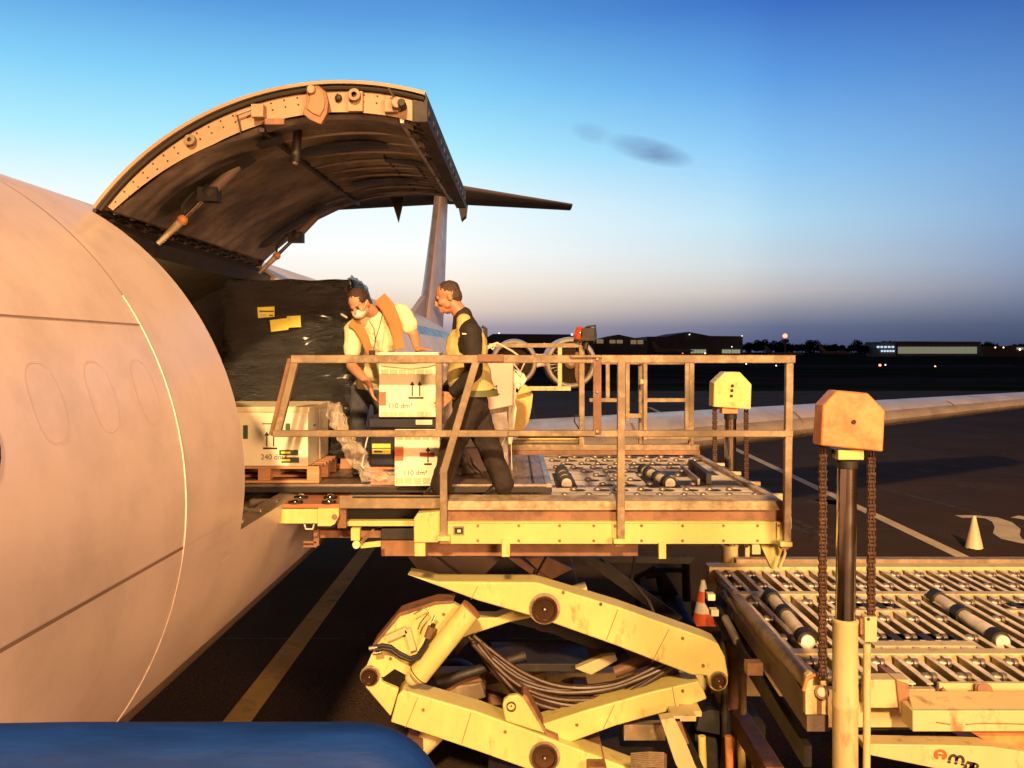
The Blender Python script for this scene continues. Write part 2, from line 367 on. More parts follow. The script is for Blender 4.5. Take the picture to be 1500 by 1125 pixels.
# ------------------------------------------------------------------ ground
def sheet(name, x0, y0, x1, y1, z, m, n=1):
    b = MB(); b.add([(x0,y0,z),(x1,y0,z),(x1,y1,z),(x0,y1,z)], [(0,1,2,3)])
    return tag(b.build(name, m, smooth=False), kind='structure')
sheet('ground', -3500, -600, 3500, 4500, 0, 'grass')
sheet('apron', -150, -90, 180, 88, .004, 'asphalt')
sheet('taxiway', -700, 108, 900, 132, .004, 'field')
sheet('runway', -900, 205, 1400, 250, .004, 'field')
sheet('runway_edge_line', 30, 246.5, 140, 248.5, .008, 'linefar')
def stroke(name, pts, w, m, z=.008):
    b = MB(); pts = [Vector((p[0], p[1], z)) for p in pts]; vs = []
    for i, p in enumerate(pts):
        d = (pts[min(i+1, len(pts)-1)]-pts[max(i-1, 0)]).normalized(); nrm = Vector((-d.y, d.x, 0))
        ww = w[i] if isinstance(w, list) else w
        vs += [p+nrm*ww/2, p-nrm*ww/2]
    b.add(vs, [(2*i, 2*i+1, 2*i+3, 2*i+2) for i in range(len(pts)-1)])
    return tag(b.build(name, m, smooth=False), kind='structure')
def G(px, py): Y = F*CZ/(py-HOR); return ((px-750)*Y/F, Y)
stroke('stand_line', [(-2.93, 2), (-2.86, 16), (-2.7, 60)], .30, 'lineyel')
stroke('lead_in_line', [(8.35, 8), (8.62, 20), (8.95, 37), (9.6, 62)], .27, 'linewht')
stroke('stand_number_marking', [G(*p) for p in ((1404,757),(1432,757),(1452,759),(1468,765),(1476,774),(1474,783),(1482,790),(1500,794),(1540,797))], [.34,.34,.36,.42,.5,.5,.42,.4,.4], 'linewht')
stroke('stand_number_marking', [G(*p) for p in ((1486,757),(1500,759),(1520,763),(1560,768))], .4, 'linewht')
for k_ in range(9): stroke('pavement_joint', [(-14+k_*7.5, 0), (-14+k_*7.5+.6, 87)], .035, 'seal', .006)
for k_ in range(8): stroke('pavement_joint', [(-60, 12.3+k_*7.5), (120, 11.5+k_*7.5)], .035, 'seal', .0065)
rt = random.Random(2)
for k_ in range(7):
    x_ = 4+rt.random()*14; y_ = 11+rt.random()*9; c_ = rt.uniform(-6,6)
    stroke('tyre_mark', [(x_+c_*t*t, y_+t*rt.uniform(16,17)) for t in [i/12 for i in range(13)]], rt.uniform(.14,.24), 'tyre', .0072+k_*.0001)
for k_ in range(14):
    x_ = rt.uniform(1,20); y_ = rt.uniform(11,34); q_ = MB(); n_ = 18; r0_ = rt.uniform(.12,.7)
    q_.add([(x_,y_,.0078)]+[(x_+r0_*math.cos(i*6.283/n_)*rt.uniform(.6,1.1), y_+r0_*math.sin(i*6.283/n_)*rt.uniform(.6,1.1), .0078) for i in range(n_)], [(0,1+i,1+(i+1)%n_) for i in range(n_)])
    tag(q_.build('oil_stain', 'tyre', smooth=False), kind='structure')
# ------------------------------------------------------------------ skyline
def bld(name, label, x0, x1, ytop, Y, depth, m, roof=None, cat='hangar', grp=None):
    a = (x0-750)*Y/F; c = (x1-750)*Y/F
    t = thing(name, label, cat, ((a+c)/2, Y, 0), group=grp)
    h = CZ+(HOR-ytop)*Y/F
    MB().box((a, Y, 0), (c, Y+depth, h)).build('wall', m, t)
    if roof:
        pts = [Vector(((px-750)*Y/F, Y-.5, CZ+(HOR-py)*Y/F)) for px, py in roof]
        MB().prism(pts, (0, depth+1, 0)).build('roof', m, t)
    return t, h
def strip(t, name, x0, y0, x1, y1, Y, m, k=1, gap=.18):
    for i in range(k):
        w = (x1-x0)/k; a = W(x0+i*w, y0, Y-.9); b = W(x0+(i+1-gap)*w, y1, Y-.9)
        MB().box((a.x, Y-.9, a.z), (b.x, Y-.2, b.z)).build(name, m, t)
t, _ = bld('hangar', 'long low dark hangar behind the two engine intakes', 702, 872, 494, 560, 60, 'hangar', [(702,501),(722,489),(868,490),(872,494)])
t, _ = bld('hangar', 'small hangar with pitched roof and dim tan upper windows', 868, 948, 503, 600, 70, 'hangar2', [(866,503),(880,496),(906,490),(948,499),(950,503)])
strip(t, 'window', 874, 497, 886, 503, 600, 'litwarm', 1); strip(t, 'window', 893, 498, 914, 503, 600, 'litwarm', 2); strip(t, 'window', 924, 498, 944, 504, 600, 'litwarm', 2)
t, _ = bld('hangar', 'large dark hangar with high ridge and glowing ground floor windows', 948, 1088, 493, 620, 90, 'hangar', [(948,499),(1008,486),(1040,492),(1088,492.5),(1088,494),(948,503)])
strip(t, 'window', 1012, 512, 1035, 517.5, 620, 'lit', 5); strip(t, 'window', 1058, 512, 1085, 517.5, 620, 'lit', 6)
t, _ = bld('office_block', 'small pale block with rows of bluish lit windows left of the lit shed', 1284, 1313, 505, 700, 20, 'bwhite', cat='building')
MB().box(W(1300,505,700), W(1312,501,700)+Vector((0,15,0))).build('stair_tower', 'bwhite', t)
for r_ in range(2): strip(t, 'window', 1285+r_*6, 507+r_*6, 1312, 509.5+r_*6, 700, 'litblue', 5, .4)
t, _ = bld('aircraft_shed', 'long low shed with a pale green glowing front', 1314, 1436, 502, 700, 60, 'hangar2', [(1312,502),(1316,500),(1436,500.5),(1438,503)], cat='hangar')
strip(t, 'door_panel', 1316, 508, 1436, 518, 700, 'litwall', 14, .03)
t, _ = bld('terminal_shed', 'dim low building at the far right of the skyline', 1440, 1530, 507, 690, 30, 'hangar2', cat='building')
strip(t, 'window', 1490, 509, 1500, 512, 690, 'lit', 2)
# parked tails far off
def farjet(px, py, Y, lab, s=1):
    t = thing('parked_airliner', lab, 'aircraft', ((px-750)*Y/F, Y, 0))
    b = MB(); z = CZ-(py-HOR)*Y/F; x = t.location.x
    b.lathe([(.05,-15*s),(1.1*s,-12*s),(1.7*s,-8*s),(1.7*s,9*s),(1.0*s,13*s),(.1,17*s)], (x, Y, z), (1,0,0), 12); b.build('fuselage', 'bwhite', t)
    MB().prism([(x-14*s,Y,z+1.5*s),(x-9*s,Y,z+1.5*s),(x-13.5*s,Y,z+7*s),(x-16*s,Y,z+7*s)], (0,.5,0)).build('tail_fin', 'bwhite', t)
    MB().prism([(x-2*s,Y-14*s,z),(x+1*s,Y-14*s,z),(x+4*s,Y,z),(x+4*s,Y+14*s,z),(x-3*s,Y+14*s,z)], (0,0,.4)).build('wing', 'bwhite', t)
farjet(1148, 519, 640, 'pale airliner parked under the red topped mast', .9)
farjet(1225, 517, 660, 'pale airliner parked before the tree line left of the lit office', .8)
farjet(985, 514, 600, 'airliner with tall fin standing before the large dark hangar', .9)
# red beacon mast
t = thing('beacon_mast', 'slim mast topped by a glowing red light above the trees', 'mast', W(1150,520,640)*Vector((1,1,0)) if False else ((1150-750)*640/F, 640, 0))
p = W(1150, 492, 640); MB().tube((p.x,640,0), (p.x,640,p.z), .8, .5, 8).build('pole', 'hangar2', t)
MB().box((p.x-2.2,638,p.z-5), (p.x+2.2,642,p.z-2.5)).build('platform', 'hangar2', t)
MB().ell(p, 1.6).build('lamp', 'lampr', t)
LIGHTS = [(1000,517,600,'lampr','red lamp low before the large hangar',.55),(1033,517.6,590,'lampw','orange lamp low before the large hangar',.6),(1010,490,618,'lampwh','white lamp high on the ridge of the large hangar',.45),
 (1087,492,618,'lampw','orange lamp on the right corner of the large hangar',.45),(1072,508,610,'lampwh','white lamp over the right windows of the large hangar',.4),
 (1289,535,235,'lampr','red light on the airfield, left one of the pair below the lit shed',.42),(1297,534.5,240,'lampwh','white light on the airfield beside the red one',.2),
 (1370,537,228,'lampw','orange light on the airfield right of the red one',.27),(1093,533,250,'lampwh','white runway light seen above the yellow chain guard',.22),
 (1137,535.5,238,'lampwh','white runway light just left of the right railing corner',.22),(1458,509,640,'lampw','orange lamp on the far right, left one of two',.6),
 (1470,509,640,'lampw','orange lamp on the far right, right one of two',.6),(1494,512,640,'lampwh','white lamp at the right edge of the skyline',.8),
 (731,488,555,'lampwh','white lamp on the left end of the long low hangar',.4),(797,503,500,'lampwh','tiny white lamp between the engine intakes',.3),(838,490,540,'litblue','pale blue lamp on the long hangar roof left of the beacon',1.1)]
for px, py, Y, mt, lab, r_ in LIGHTS:
    p = W(px, py, Y); t = thing('airfield_light', lab, 'light', (p.x, Y, 0), group='lights dotted along the airfield')
    MB().ell(p, r_*.8, seg=10, rings=6).build('lamp', mt, t)
    MB().tube((p.x,Y,0), (p.x,Y,p.z-r_*.6), .12, .08, 6).build('post', 'hangar2', t)
# trees
def tree_proto(i, h, w):
    rnd = random.Random(i); t = thing('tree', 'x', 'tree', (0,0,0))
    MB().tube((0,0,0), (rnd.uniform(-.3,.3),0,h*.6), .35, .12, 7).tube((0,0,h*.35), (w*.25,0,h*.7), .12, .05, 5).build('trunk', 'trunk', t, local=True)
    b = MB()
    cl = [(Vector((rnd.uniform(-.6,.6)*w, rnd.uniform(-.5,.5)*w, h*rnd.uniform(.45,.85))), rnd.uniform(.22,.42)*w) for _ in range(9)]
    for c, r_ in cl:
        for _ in range(130):
            d = Vector((rnd.gauss(0,1), rnd.gauss(0,1), rnd.gauss(0,.8))).normalized()*r_*rnd.uniform(.5,1.1); p = c+d
            a = Vector((rnd.uniform(-1,1), rnd.uniform(-1,1), rnd.uniform(-1,1))).normalized()*.42; e = a.orthogonal().normalized()*.42
            b.add([p-a, p+e, p+a, p-e], [(0,1,2,3)])
    b.build('crown', 'tree', t, local=True, smooth=False); return t
PR = [tree_proto(3, 10, 5), tree_proto(4, 12, 6), tree_proto(5, 8.5, 6)]
used = [0,0,0]; rnd = random.Random(11); px = 1092
spots = []
while px < 1540:
    if 1278 < px < 1320 or px < 1285 or px > 1432 or True:
        spots.append((px, rnd.choice((700, 760, 720) if px < 1280 or px > 1440 else (780, 820)), rnd.randrange(3)))
    px += rnd.uniform(5, 9)
for px_, Y_, s_ in ((952,690,1),(940,700,0),(866,650,2),(1302,735,1),(1308,740,1),(710,640,2),(716,650,0)): spots.append((px_, Y_, s_))
for i, (px, Y, k) in enumerate(spots):
    o = PR[k] if not used[k] else dup(PR[k]); used[k] = 1
    o.location = ((px-750)*Y/F, Y, 0); o.rotation_euler = (0,0,rnd.uniform(0,6)); sc_ = rnd.uniform(.75,1.15); o.scale = (sc_*1.25, sc_, sc_)
    where = 'between the large hangar and the lit office' if px < 1284 and px > 1090 else ('behind the lit office and shed' if 1284 <= px < 1440 else ('at the far right of the skyline' if px >= 1440 else 'beside the hangars'))
    tag(o, 'dark dusk tree in the far tree line ' + where, 'tree', 'dark trees ' + where)
# ------------------------------------------------------------------ aircraft
AC = thing('cargo_airliner', 'pale freighter with raised cargo door, low wing and T-tail, standing left of the loader', 'aircraft', (-3.84, 0, 3.08), -math.atan(.02))
RAD = 2.0; Y0, Y1 = 5.77, 9.25; TH0, TH1 = -9.5, 60.0
ths = sorted(set([-180+4*i for i in range(90)] + [TH0, TH1])); ths = [t for t in ths if not (t != TH0 and abs(t-TH0) < 1.2)]
def prof(y):   # radius, centre height
    if y < -1.5:
        k = (-1.5-y)/5.5; return RAD*math.sqrt(max(.0004, 1-k**2.2)), -.5*k*k
    if y > 24:
        k = min(1, (y-24)/20); return RAD*(1-.86*k**1.35), .95*k**1.2
    return RAD, 0
ys = sorted(set([-7,-6.9,-6.6,-6,-5,-4,-3,-2,-1,0,1,2,3,3.72,4.3,4.79,5.2,Y0,6.3,7,7.8,8.6,Y1,10,12,15,18,21,24,26,28,30,32,34,36,38,40,42,43.5]))
b = MB(); n = len(ths)
for y in ys:
    r_, c = prof(y)
    for t in ths:
        rr = r_
        b.v.append(Vector((rr*math.cos(R(t)), y, c+rr*math.sin(R(t)))))
for i in range(len(ys)-1):
    for k in range(n):
        k2 = (k+1)%n; t = ths[k]
        if ys[i] >= Y0-.01 and ys[i+1] <= Y1+.01 and t >= TH0-.01 and t < TH1-.5: continue
        b.f.append([i*n+k, (i+1)*n+k, (i+1)*n+k2, i*n+k2])
        mt = 'skin'
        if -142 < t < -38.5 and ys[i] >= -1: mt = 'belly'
        if ys[i] >= Y1 and 35.9 <= t < 43: mt = 'cheat'
        b.m.append(b.mi(mt))
FUS = b.build('fuselage', None, AC, local=True, ang=50)
def arcstrip(b, t0, t1, y, w, r_, m, n=40):
    vs = []
    for i in range(n+1):
        t = R(t0+(t1-t0)*i/n)
        vs += [(r_*math.cos(t), y-w/2, r_*math.sin(t)), (r_*math.cos(t), y+w/2, r_*math.sin(t))]
    b.add(vs, [(2*i, 2*i+1, 2*i+3, 2*i+2) for i in range(n)], m)
def longstrip(b, t, ya, yb, w, r_, m):
    dt = w/r_/2; vs = [(r_*math.cos(R(t)+s_*dt), y, r_*math.sin(R(t)+s_*dt)) for y in (ya, yb) for s_ in (-1, 1)]
    b.add(vs, [(0,1,3,2)], m)
b = MB()
b.path([((RAD+.001)*math.cos(R(q_)), 4.79, (RAD+.001)*math.sin(R(q_))) for q_ in range(34,-40,-2)], .0036, 8, 'seam_bright'); arcstrip(b, 120, 34, 4.79, .008, RAD+.003, 'seam_dark')
longstrip(b, 28.8, 1, 4.78, .008, RAD+.003, 'seam_dark'); longstrip(b, -6.5, -1, 4.78, .016, RAD+.003, 'seam_dark')
arcstrip(b, 120, 60, 3.0, .006, RAD+.003, 'seam_fine'); longstrip(b, -6.5, 4.8, 5.74, .006, RAD+.003, 'seam_fine')
for yc in (3.60, 4.06, 4.52):
    vs = []; q = 40
    for i in range(q):
        a = 2*math.pi*i/q
        for k in (0, .0035):
            yy = yc + (.115+k)*math.copysign(abs(math.cos(a))**.8, math.cos(a)); s_ = (.17+k)*math.copysign(abs(math.sin(a))**.8, math.sin(a)); t = R(18.0)+s_/RAD
            vs.append(((RAD+.002)*math.cos(t), yy, (RAD+.002)*math.sin(t)))
    b.add(vs, [(2*i, 2*i+1, (2*i+3)%(2*q), (2*i+2)%(2*q)) for i in range(q)], 'seam_fine')
vs = [(RAD*1.002*math.cos(R(17)), 3.13, RAD*1.002*math.sin(R(17)))]
for i in range(24):
    a = 2*math.pi*i/24; t = R(15)+.16*math.sin(a)/RAD; vs.append(((RAD+.004)*math.cos(t), 3.10+.12*math.cos(a), (RAD+.004)*math.sin(t)))
b.add(vs, [(0, 1+i, 1+(i+1)%24) for i in range(24)], 'glass')
# sill corner bracket line and scuff marks
longstrip(b, -13.5, 5.45, 5.8, .01, RAD+.003, 'seam_bright')
arcstrip(b, -13.5, -16, 5.45, .01, RAD+.003, 'seam_bright', 4)
vs_ = [((RAD+.003)*math.cos(R(t)), y, (RAD+.003)*math.sin(R(t))) for t, y in ((-9.2,5.0),(-9.5,5.62),(-12,5.60),(-11.2,4.93))]
b.add(vs_, [(0,1,2,3)], 'skin')
b.build('panel_seam', None, AC, local=True)
# inner cabin: liner, floor, jamb
b = MB(); ri = RAD-.13
for i, y in enumerate([4.6, 5.2, Y0, 6.6, 7.5, 8.4, Y1, 10.5, 13]):
    for t in ths: b.v.append(Vector((ri*math.cos(R(t)), y, ri*math.sin(R(t)))))
yy = [4.6, 5.2, Y0, 6.6, 7.5, 8.4, Y1, 10.5, 13]
for i in range(len(yy)-1):
    for k in range(n):
        if yy[i] >= Y0-.01 and yy[i+1] <= Y1+.01 and ths[k] >= TH0-.01 and ths[k] < TH1-.5: continue
        b.f.append([i*n+k, i*n+(k+1)%n, (i+1)*n+(k+1)%n, (i+1)*n+k]); b.m.append(b.mi('cabin'))
b.build('cabin_liner', None, AC, local=True)
b = MB()
for y, in ((Y0,), (Y1,)):
    vs = []
    for i in range(31):
        t = R(TH0+(TH1-TH0)*i/30); vs += [(RAD*math.cos(t), y, RAD*math.sin(t)), (ri*math.cos(t), y, ri*math.sin(t))]
    b.add(vs, [(2*i, 2*i+1, 2*i+3, 2*i+2) for i in range(30)])
for t in (TH0, TH1):
    t = R(t); b.add([(RAD*math.cos(t), Y0, RAD*math.sin(t)), (ri*math.cos(t), Y0, ri*math.sin(t)), (ri*math.cos(t), Y1, ri*math.sin(t)), (RAD*math.cos(t), Y1, RAD*math.sin(t))], [(0,1,2,3)])
b.build('door_jamb', 'cabin', AC, local=True)
b = MB(); b.box((-1.85, 4.6, -.42), (1.83, 13, -.36), 'metal')
for x in (-1.2, -.5, .2, .9, 1.55): b.box((x-.05, 4.7, -.36), (x+.05, 12.9, -.325), 'black')
b.build('cargo_floor', None, AC, local=True)
b = MB().add([(-1.86,4.62,-1.0),(1.86,4.62,-1.0),(1.86,4.62,2),(-1.86,4.62,2)], [(0,1,2,3)]); 
vsb = [(ri*.999*math.cos(R(t)), 4.62, ri*.999*math.sin(R(t))) for t in range(0,360,8)]
MB().add(vsb, [tuple(range(len(vsb)))]).build('bulkhead', 'cabin', AC, local=True)
# hinge beam along top edge of the opening
b = MB(); hp = Vector((1.0, 0, 1.732))
for k in range(14):
    y = Y0+.05+k*.255; b.tube((1.02, y, 1.735), (1.02, y+.16, 1.735), .028, n=10)
b.tube((1.02, Y0, 1.735), (1.02, Y1, 1.735), .014, n=8)
b.build('hinge', 'black', AC, local=True)
b = MB()      # dark structure under the hinge
b.prism([(1.0,Y0+.02,1.70),(1.16,Y0+.02,1.60),(1.12,Y0+.02,1.50),(.9,Y0+.02,1.62)], (0, Y1-Y0-.04, 0))
b.build('hinge_beam', 'black', AC, local=True)
# latch fittings on the sill
b = MB()
for y in (5.95, 6.35, 6.75):
    b.box((1.72,y,-.50), (1.93,y+.05,-.30), 'metal'); b.tube((1.90,y-.05,-.36), (1.90,y+.10,-.36), .035, m='metal')
b.box((1.80,Y0,-.40), (1.96,Y1,-.345), 'black')
b.build('sill_latch', None, AC, local=True, bevel=.004)
# open cargo door: swings round the hinge, arc centre c
cx, cz = 2.62, .564
def DP(deg, r_, y): return Vector((cx+r_*math.cos(R(deg)), y, cz+r_*math.sin(R(deg))))
A0, A1 = 143.2, 74.0
def thick(u): return .10+.13*math.sin(math.pi*min(1, u*1.05))**.7*(1 if u < .6 else 1-.2*(u-.6))
b = MB(); nn = 36
for y in (Y0-.02, Y1+.02):
    for i in range(nn+1): b.v.append(DP(A0+(A1-A0)*i/nn, RAD, y))
    for i in range(nn+1): b.v.append(DP(A0+(A1-A0)*i/nn, RAD-.022, y))
w_ = nn+1
for i in range(nn):
    b.f += [[i,i+1,2*w_+i+1,2*w_+i],[w_+i,w_+i+1,3*w_+i+1,3*w_+i],[i,i+1,w_+i+1,w_+i],[2*w_+i,2*w_+i+1,3*w_+i+1,3*w_+i]]; b.m += [0,1,1,1]
b.f += [[nn, 2*w_+nn, 3*w_+nn, w_+nn],[0, 2*w_, 3*w_, w_]]; b.m += [1,1]; b.mi('skin'); b.mi('rimpaint')
DOOR = b.build('cargo_door', None, AC, local=True)
def dbuild(b, name, m=None, bevel=0): return b.build(name, m, DOOR, local=True, bevel=bevel)
# edge frames
def tin(u, y=None):
    f = 1 if y is None else 1-.42*(y-Y0)/(Y1-Y0)
    return (.085+.105*min(1,(u+.02)/.38)**.75)*f
b = MB()
for y, s_ in ((Y0+.03, 1), (Y1-.03, -1)):
    vs = []
    for i in range(nn+1):
        u = i/nn; d = A0+(A1-A0)*(.02+.965*u)
        vs += [DP(d, RAD-.058, y), DP(d, RAD-tin(u, y)-.004, y)]
    b.add(vs, [(2*i, 2*i+1, 2*i+3, 2*i+2) for i in range(nn)], 'door_edge')
    vs = []
    for i in range(nn+1):
        u = i/nn; d = A0+(A1-A0)*(.02+.965*u); vs += [DP(d, RAD-.058, y), DP(d, RAD-.058, y+s_*.05)]
    b.add(vs, [(2*i, 2*i+1, 2*i+3, 2*i+2) for i in range(nn)], 'door_edge')
[i_.build('edge_frame', None, DOOR, local=True) for i_ in b.islands()]
b = MB()
for y in (Y0+.015, Y1-.015):
    b.path([DP(A0+(A1-A0)*i/nn, RAD-.040, y) for i in range(nn+1)], .017, 8)
b.each('edge_seal', 'seal', DOOR, local=True)
b = MB(); NY = 150; NT = 60
for j in range(NY+1):
    y = Y0+.04+(Y1-Y0-.08)*j/NY
    for i in range(NT+1):
        u = i/NT; rib = 0
        if u > .38:
            rib = .026*max(0, math.sin(j/NY*math.pi*22))**3*min(1,(u-.38)*8)
        d = A0+(A1-A0)*(.02+.965*u)
        w2 = .012*noise.noise(Vector((u*5, j*.17, 0)))
        b.v.append(DP(d, RAD-tin(u, y)-rib-w2-.012, y))
for j in range(NY):
    for i in range(NT):
        a = j*(NT+1)+i; b.f.append([a, a+1, a+NT+2, a+NT+1]); b.m.append(0)
b.mi('liner'); dbuild(b, 'door_liner')
for kk in range(9):
    y_ = Y0+.45+kk*.33; u0_ = .50+.03*(kk%3); b = MB()
    b.path([DP(A0+(A1-A0)*(.02+.965*(u0_+(.95-u0_)*i/24)), RAD-tin(u0_+(.95-u0_)*i/24, y_)-.030, y_+.05*math.sin(i/24*3)) for i in range(25)], [.004+.010*math.sin(math.pi*i/24) for i in range(25)], 8)
    dbuild(b, 'liner_rib', 'lrib')
b = MB()   # longitudinal split and stiffener
for u in (.52,):
    d = A0+(A1-A0)*u; b.bar(DP(d, RAD-tin(u)-.03, Y0+.05), DP(d, RAD-tin(u,Y1)-.03, Y1-.05), .035, .03)
for u in (.80, .90):
    d = A0+(A1-A0)*u; b.bar(DP(d, RAD-tin(u,Y0+.5)-.018, Y0+.5+u), DP(d, RAD-tin(u,Y1)-.018, Y1-.2), .012, .015)
dbuild(b, 'liner_joint', 'black')
def recess(u0, u1, y0, y1, r0=.5):
    b = MB(); q = 22; vs = []; c = ((u0+u1)/2, (y0+y1)/2)
    for i in range(q):
        a = 2*math.pi*i/q; sx = math.copysign(abs(math.cos(a))**r0, math.cos(a)); sy = math.copysign(abs(math.sin(a))**r0, math.sin(a))
        u = c[0]+(u1-u0)/2*sx*(1+.12*noise.noise(Vector((i*.9,u0*9,0)))); y = c[1]+(y1-y0)/2*sy
        vs.append(DP(A0+(A1-A0)*(.02+.965*u), RAD-tin(u, y)-.050, y))
    cen = DP(A0+(A1-A0)*(.02+.965*c[0]), RAD-tin(c[0], c[1])-.050, c[1])
    b.add([cen]+vs, [(0,1+i,1+(i+1)%q) for i in range(q)]); dbuild(b, 'actuator_recess', 'seal')
recess(.06, .42, 6.15, 6.42); recess(.55, .86, 6.45, 6.75); recess(.58, .86, 8.0, 8.3); recess(.06, .42, 8.5, 8.78); recess(.46, .55, 6.0, 6.2)
recess(.80, .96, 7.1, 7.3)
# free edge with latch hooks
b = MB()
for k in range(26):
    y = Y0+.06+k*.132; d = 74.8+random.uniform(-.5,.5)
    b.bar(DP(d, RAD-.05, y), DP(d+.4, RAD-.21+.022*k/8, y+.02), .07, .06); 
    if k % 2 == 0: b.tube(DP(73.6, RAD-.12, y), DP(73.6, RAD-.12, y+.09), .045, n=10)
b.bar(DP(74.3, RAD-.11, Y0+.02), DP(74.3, RAD-.11, Y1-.02), .10, .17)
dbuild(b, 'latch_row', 'black', .006)
b = MB(); b.bar(DP(77.4, RAD-.20, Y0+.03), DP(77.4, RAD-.125, Y1-.03), .03, .05); dbuild(b, 'sill_beam', 'metal', .004)
# fittings on the near edge frame
yq = Y0+.0
def fit(deg, dr, name, fn): 
    b = MB(); fn(b, DP(deg, RAD-.075-dr*.62, yq)); p_ = DP(deg, RAD-.075-dr*.62, yq); b.v = [p_+(v-p_)*.8 for v in b.v]; dbuild(b, name, None, .004)
fit(121, .05, 'pressure_port', lambda b,p: (b.lathe([(.018,0),(.045,0),(.045,-.05),(.018,-.05)], p+Vector((0,.03,0)), (0,1,0), 20, 'rail'), b.ell(p, (.02,.012,.02), m='black')))
fit(107.5, .07, 'lock_motor', lambda b,p: (b.box(p+Vector((.0,-.06,-.045)), p+Vector((.10,.03,.06)), 'door_edge'), b.bar(p+Vector((-.14,-.02,-.02)), p+Vector((.0,-.02,.03)), .015, .02, 'metal'), b.bar(p+Vector((-.12,-.02,-.02)), p+Vector((-.09,-.02,-.18)), .012, .012, 'black'), b.box(p+Vector((.10,-.03,-.10)), p+Vector((.26,.02,-.05)), 'rust')))
def hook(b, p):
    q = [(-.02,.10),(.07,.10),(.13,.05),(.15,-.03),(.14,-.12),(.09,-.21),(.0,-.17),(-.06,-.12),(-.03,-.05)]
    b.prism([p+Vector((x,-.10,z)) for x,z in q], (0,.045,0), 'rust')
    b.prism([p+Vector((x*.7+.02,-.115,z*.7)) for x,z in q], (0,.02,0), 'redplate')
    b.tube(p+Vector((.02,-.14,.06)), p+Vector((.02,.03,.06)), .035, m='rail')
fit(95.5, .08, 'latch_hook', hook)
def port(b, p):
    b.box(p+Vector((-.06,-.02,-.09)), p+Vector((.06,.03,.07)), 'door_edge'); b.lathe([(.022,0),(.05,0),(.05,.05),(.022,.05)], p+Vector((0,-.02,.03)), (0,-1,0), 20, 'rail'); b.ell(p+Vector((0,-.03,.03)), (.024,.01,.024), m='seal')
fit(87, .08, 'vent_port', port)
fit(90.5, .05, 'drain_hole', lambda b,p: b.ell(p+Vector((0,.02,0)), (.03,.02,.03), m='seal'))
def crank(b, p):
    b.box(p+Vector((-.09,-.03,-.06)), p+Vector((.02,.02,.05)), 'door_edge'); b.tube(p+Vector((.02,-.09,0)), p+Vector((.02,.02,0)), .045, m='rail'); b.bar(p+Vector((.02,-.07,0)), p+Vector((-.05,-.07,.12)), .02, .02, 'black'); b.tube(p+Vector((.06,-.12,-.01)), p+Vector((.06,.02,-.01)), .03, m='black')
fit(79, .08, 'crank_fitting', crank)
b = MB()
for i in range(26):
    for dr in (.045, .0):
        d = A0-3-i*2.6
        if d > 76: b.ell(DP(d, RAD-.078-dr, Y0+.03), (.007,.004,.007), m='seal', seg=6, rings=4)
dbuild(b, 'rivet_row')
# actuators
LM = MB().ell((.95, 8.9, 1.42), (.07,.05,.02), seg=12, rings=6).build('cabin_lamp', 'lampwh', AC, local=True)
lp = bpy.data.lights.new('cabin_lamp_light', 'POINT'); lp.energy = 34; lp.color = (1,.66,.36); lp.shadow_soft_size = .06
lo = bpy.data.objects.new('cabin_lamp_light', lp); scn.collection.objects.link(lo); lo.location = (.9, 8.9, 1.30); lo.parent = AC
def act(y, end):
    b = MB(); p0 = Vector((1.22, y, 1.58)); p3 = DP(A0+(A1-A0)*.36, RAD-tin(.36)-.02, y+.05); p1 = p0.lerp(p3, .30); p2 = p0.lerp(p3, .62)
    b.tube(p0, p1, .018, .030, m='strip'); b.tube(p1-Vector((0,0,.0)), p2, .017, m='chrome'); b.ell(p1, .038, m='cap')
    b.tube(p2, p3, .042, .034, m='capshelf'); b.tube(p2, p2.lerp(p3, .18), .065, m='black'); b.box(p2-Vector((.06,.05,.05)), p2+Vector((.08,.05,.05)), 'black')
    b.path([p1, p1+Vector((.0,0,.1)), p2+Vector((-.1,0,.02)), p2.lerp(p3,.3)], .012, 6, 'black')
    b.build('door_actuator', None, AC, local=True)
act(6.28, 0); act(8.62, 1)
b = MB(); p = DP(A0+(A1-A0)*.60, RAD-tin(.6), 6.12); b.tube(p, p+Vector((-.02,.0,-.22)), .03, .035, 12, 'black'); b.ell(p+Vector((-.02,0,-.22)), .022, m='metal'); dbuild(b, 'door_lamp')
p = DP(A0+(A1-A0)*.72, RAD-tin(.72), 8.95); MB().prism([p+Vector((-.07,0,0)), p+Vector((.07,0,0)), p+Vector((.01,0,-.26))], (0,.02,0), 'black').build('pull_bracket', None, DOOR, local=True)
# wings
def section(le, te, th, m=None):
    le = Vector(le); te = Vector(te); pr = [(0,0),(.015,.30),(.06,.55),(.15,.85),(.3,1),(.5,.92),(.75,.55),(1,.04)]
    up = [le.lerp(te, u)+Vector((0,0,t*th*.55)) for u, t in pr]; lo = [le.lerp(te, u)-Vector((0,0,t*th*.45)) for u, t in pr[1:]]
    return up + lo[::-1]
def loft(secs, name, parent, mfun):
    b = MB(); k = len(secs[0])
    for s_ in secs: b.v += [Vector(v) for v in s_]
    for i in range(len(secs)-1):
        for j in range(k): b.f.append([i*k+j, i*k+(j+1)%k, (i+1)*k+(j+1)%k, (i+1)*k+j]); b.m.append(b.mi(mfun(i, j)))
    b.f.append(list(range(k))); b.m.append(0); b.f.append(list(range(len(secs)*k-1, (len(secs)-1)*k-1, -1))); b.m.append(0)
    return b.build(name, None, parent, ang=60)
def wsec(X):
    return section((X, 12.9+.62*(X+2.2), 2.06+.035*(X+1.9)), (X, 20.3+.33*(X+2.2), 1.98+.039*(X+1.9)), .95-.036*(X+2.2))
